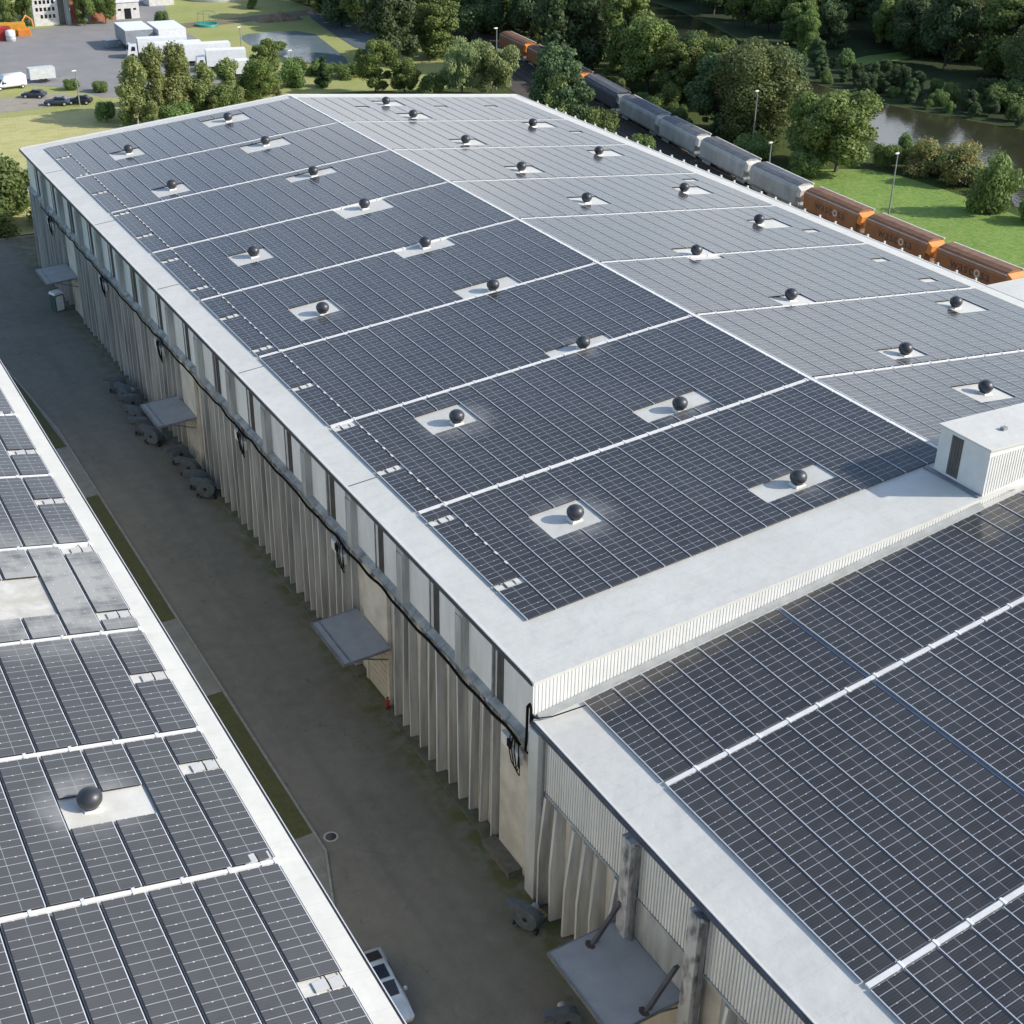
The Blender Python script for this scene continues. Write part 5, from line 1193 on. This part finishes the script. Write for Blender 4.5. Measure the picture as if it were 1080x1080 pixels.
for kind, (nl, ls, bk_) in SPEC.items():
    Hh, Ww = DIMS.get(kind, (10, 6))
    for var in range(3 if kind in ('round', 'dark', 'bush', 'airy') else 2):
        me, lobes = crown_mesh('crown', kind, 11 * var + len(kind) * 7, nl, ls, LEAF[kind], Hh, Ww)
        PROTO[(kind, var)] = (me, trunk_mesh(lobes, Hh, Ww, bk_, var), Hh, Ww)
CNT = {}
def tree(kind, x, y, h, w_, label, cat='tree', group=None, name=None):
    CNT[kind] = CNT.get(kind, -1) + 1
    nv = 3 if kind in ('round', 'dark', 'bush', 'airy') else 2
    me, tk, Hh, Ww = PROTO[(kind, CNT[kind] % nv)]
    nm = name or ('bush' if kind in ('bush', 'autumn') else 'conifer' if kind == 'conifer' else 'tree')
    t = thing(nm, label, cat, (x, y, 0), random.uniform(0, 6.28), group); t.scale = (w_ / Ww, w_ / Ww, h / Hh)
    for n_, m_ in (('trunk', tk), ('crown', me)):
        o = bpy.data.objects.new(n_, m_); COL.objects.link(o); o.parent = t
TR = [
('bush',3.5,127.5,5.5,7.0,'hedge bush close to the far wall corner of the long warehouse'),('bush',-4.5,128.3,5.0,7.5,'lower hedge bush in the shade by the road end'),('bush',-13.5,131.5,7.0,9.0,'hedge bush farthest left beyond the road end'),
('airy',30.0,180.5,9.0,6.5,'yellowish tree filling the back of the clump by the yard'),('airy',38.6,183.6,8.4,6.5,'pale leafy tree at the back of the clump near the trucks'),('bush',43.8,177.2,5.0,6.0,'bushy undergrowth at the foot of the clump behind the gable'),
('bush',34.0,173.2,4.4,6.0,'undergrowth bush at the foot of the tall birch like tree'),('round',51.5,180.4,7.2,6.2,'green tree between olive trees and the last lamp'),
('airy',28.2,175.3,10.6,7.2,'sparse yellow green tree, leftmost of the clump before the trucks'),('airy',32.0,176.7,11.9,6.6,'tall sparse birch like tree second in the clump before the trucks'),('airy',36.3,178.6,11.2,7.6,'bright yellow green tree in the middle of the clump before the trucks'),
('airy',41.2,179.7,7.8,6.6,'lower olive tree right of the bright yellow green one'),('airy',46.3,181.9,7.8,6.6,'olive tree in front of the last white trucks'),('bush',50.1,183.2,5.4,5.2,'round bush at the right foot of the olive trees'),
('round',55.4,187.4,9.2,6.6,'darker green tree at the right end of the clump near the pond'),('bush',61.2,190.5,5.4,5.0,'leafy bush beside the pond lamp post'),('bush',29.2,202.1,2.4,3.2,'small round bush by the yard corner'),('bush',25.0,205.8,2.4,3.0,'small bush left of the lamp post by the parked cars'),
('bush',66.0,200.0,3.6,5.0,'hedge bush at the near left shore of the pond'),('conifer',66.8,188.9,5.8,3.8,'small pointed conifer in front of the pond'),('bush',74.2,194.7,3.4,5.6,'hedge bush at the near shore right of the conifer'),('bush',70.4,198.7,2.8,5.0,'low hedge bush between the pond and the conifer'),
('round',72.7,179.2,9.1,8.0,'blue green round tree beyond the ridge end of the roof'),('round',76.9,175.8,6.2,6.4,'bright green low tree right of the blue green one'),('dark',87.9,203.9,14.0,13.2,'broad dark tree beside the settling pond'),('round',98.6,205.3,11.0,11.6,'big mid green tree behind the willows'),
('dark',110.9,214.7,13.2,12.0,'dark tree at the top edge left of the far orange wagons'),('willow',85.4,169.9,9.9,9.0,'olive willow tree just beyond the far gable'),('willow',90.8,168.4,9.6,9.6,'yellowish willow tree behind the tall lamp post'),('bush',80.5,172.0,4.6,5.5,'low green bush left of the willows'),
('dark',88.4,141.0,12.7,11.0,'dark green tree hiding part of the train at the far roof corner'),('airy',86.2,138.7,10.1,5.6,'pale birch growing before the dark green tree'),('bush',90.0,131.4,7.2,6.5,'bright green bush beside the far right eave'),('bush',92.0,122.4,4.2,4.6,'lower bright green bush next along the far eave'),
('dark',114.0,178.8,19.6,16.3,'tallest dark tree right behind the far wagons'),('round',120.1,169.2,15.0,13.4,'leafy tree right of the tallest dark tree'),('dark',121.0,206.2,16.9,12.0,'dark tree behind the farthest wagon'),('round',119.0,160.0,12.3,11.2,'mid green tree behind the blackish wagon'),
('round',120.1,151.6,9.9,10.2,'round green tree in the hedge beyond the grey wagons'),('round',122.3,143.1,11.3,10.1,'green tree between hedge lamp and big domed tree'),('bush',114.2,146.4,4.7,5.1,'bright bush in front of the hedge lamp post'),('dome',114.0,122.5,14.6,17.0,'huge domed olive tree beyond the grey wagons'),
('dark',112.8,131.0,11.5,10.2,'dark tree filling the gap left of the huge domed tree'),('round',113.8,102.2,11.2,12.4,'wide bushy tree right of the huge domed tree'),('round',113.2,108.0,10.0,9.0,'green tree between the domed and the wide bushy tree'),('bush',108.0,102.8,4.6,5.4,'olive bush at the left end of the bright lawn'),
('bush',106.5,113.9,4.5,5.9,'bright leafy bush behind the tall lamp post and grey wagon'),('autumn',126.0,94.9,6.1,7.8,'orange tinged autumn bush on the river bank'),('autumn',125.7,88.3,7.0,7.0,'pale yellowish bush right of the orange tinged one'),('bush',118.3,75.4,8.8,6.6,'dense rounded bush on the lawn by the river'),
('bush',121.0,70.5,4.6,4.4,'low bush at the right picture edge by the river'),('bush',122.7,100.7,4.4,4.3,'low bright bush between wide bushy tree and autumn bush'),('bush',-1.2,133.2,8.3,9.5,'hedge bush at the left picture edge behind the wall corner'),('bush',-7.8,134.5,8.0,9.0,'hedge bush cut by the left picture edge'),
('bush',57.9,258.2,4.6,3.2,'small sapling tree on the grass beside the long trailers'),('round',43.6,268.5,7.7,5.6,'dark round tree before the brick building, left one'),('round',48.3,269.1,7.4,5.6,'dark round tree before the brick building, right one'),('round',27.2,268.2,7.5,5.0,'tree behind the yellow container, left one'),('round',31.2,268.6,7.2,4.6,'tree between yellow container and the windowed white building'),
('bush',84.8,274.8,3.4,2.6,'little rusty tree on the grass beside the clarifier basin'),('bush',71.5,226,2.2,4.8,'low shrubs on the far left shore of the pond'),('bush',170,121,6,8,'pale bare looking bush on the far river bank at the right edge'),
]
for (k, x, y, h, w_, lab) in TR: tree(k, x, y, h, w_, lab, 'bush' if k in ('bush', 'autumn') else 'tree')
# the wood beyond the river and the hedge line between train and river
rs = random.Random(5); put = []
def wood(poly_pts, n, dmin, hlo, hhi, label, group, kinds, lim=4000):
    from mathutils.geometry import intersect_point_line
    xs = [p[0] for p in poly_pts]; ys_ = [p[1] for p in poly_pts]; c = 0; tr = 0
    def inside(x, y):
        r = False; j = len(poly_pts) - 1
        for i in range(len(poly_pts)):
            xi, yi = poly_pts[i]; xj, yj = poly_pts[j]
            if (yi > y) != (yj > y) and x < (xj - xi) * (y - yi) / (yj - yi) + xi: r = not r
            j = i
        return r
    while c < n and tr < lim:
        tr += 1; x, y = rs.uniform(min(xs), max(xs)), rs.uniform(min(ys_), max(ys_))
        if not inside(x, y) or any((x - a) ** 2 + (y - b_) ** 2 < dmin * dmin for a, b_ in put): continue
        put.append((x, y)); c += 1; h = rs.uniform(hlo, hhi)
        tree(rs.choice(kinds), x, y, h, h * rs.uniform(.75, 1.0), label, 'tree', group)
wood([(204, 330), (196, 235), (190, 186), (203, 176), (204, 164), (180, 152), (176, 136), (180, 118), (192, 60), (265, 60), (285, 330)], 150, 6.6, 12, 18, 'dark tree of the shaded wood beyond the river', 'trees of the wood beyond the river', ['dark', 'dark', 'round', 'dome'])
wood([(182, 330), (184, 245), (180, 212), (170, 190), (166, 176), (176, 174), (188, 190), (200, 240), (200, 330)], 26, 6.0, 8, 13, 'tree on the far river bank above the dark water', 'trees along the far river bank', ['dark', 'round'])
wood([(118, 260), (122, 178), (126, 150), (130, 130), (134, 140), (134, 170), (131, 200), (130, 262)], 34, 4.6, 6.5, 10, 'green tree in the belt between railway and river', 'trees between railway and river', ['round', 'dark', 'round'])
wood([(92, 290), (94, 225), (106, 222), (118, 230), (120, 300), (112, 330), (92, 330)], 24, 6.2, 10, 15, 'dark tree of the grove beyond the ponds', 'trees of the grove beyond the ponds', ['dark', 'round'])
wood([(124, 118), (128, 96), (124, 84), (127, 74), (129, 84), (132, 104), (134, 124)], 10, 4.2, 2.5, 4, 'low shrub on the near river bank', 'shrubs on the river bank', ['bush'])
wood([(155, 158), (153, 136), (156, 124), (163, 106), (168, 108), (162, 126), (158, 140), (160, 158)], 14, 3.8, 2, 4.2, 'dark shrub hanging over the far river edge', 'shrubs at the far river edge', ['bush', 'dark'])
wood([(66, 206), (69, 204), (78, 203), (83, 206), (84, 204), (79, 199), (66, 199)], 9, 3.0, 1.4, 2.6, 'reedy shrub along the near pond shore', 'shrubs along the pond shore', ['bush'])
wood([(99, 60), (101.5, 60), (103, 106), (107, 130), (104, 130)], 9, 4.0, 1.2, 2.2, 'low scrub between the train and the lawn', 'scrub beside the railway', ['bush'])
wood([(103, 125), (108, 122), (112, 150), (116, 172), (110, 172), (106, 150)], 16, 3.8, 2.2, 4.0, 'undergrowth shrub at the foot of the railway hedge', 'undergrowth beyond the grey wagons', ['bush', 'bush', 'airy'])
wood([(24, 170), (52, 178), (58, 186), (50, 190), (24, 182)], 14, 3.6, 2.5, 4.5, 'undergrowth in the clump behind the far gable', 'undergrowth of the yellow green clump', ['bush', 'airy'])
wood([(157, 165), (155, 152), (158, 140), (170, 112), (178, 110), (172, 136), (168, 152), (166, 170)], 22, 3.0, 2, 5, 'dark shrub on the slope above the far river edge', 'shrubs on the far river slope', ['bush', 'dark', 'dark'])
wood([(186, 160), (196, 158), (206, 176), (196, 182), (188, 172)], 10, 5.0, 8, 13, 'tree at the inner edge of the wood beyond the river', 'trees at the inner edge of the far wood', ['dark', 'round'])
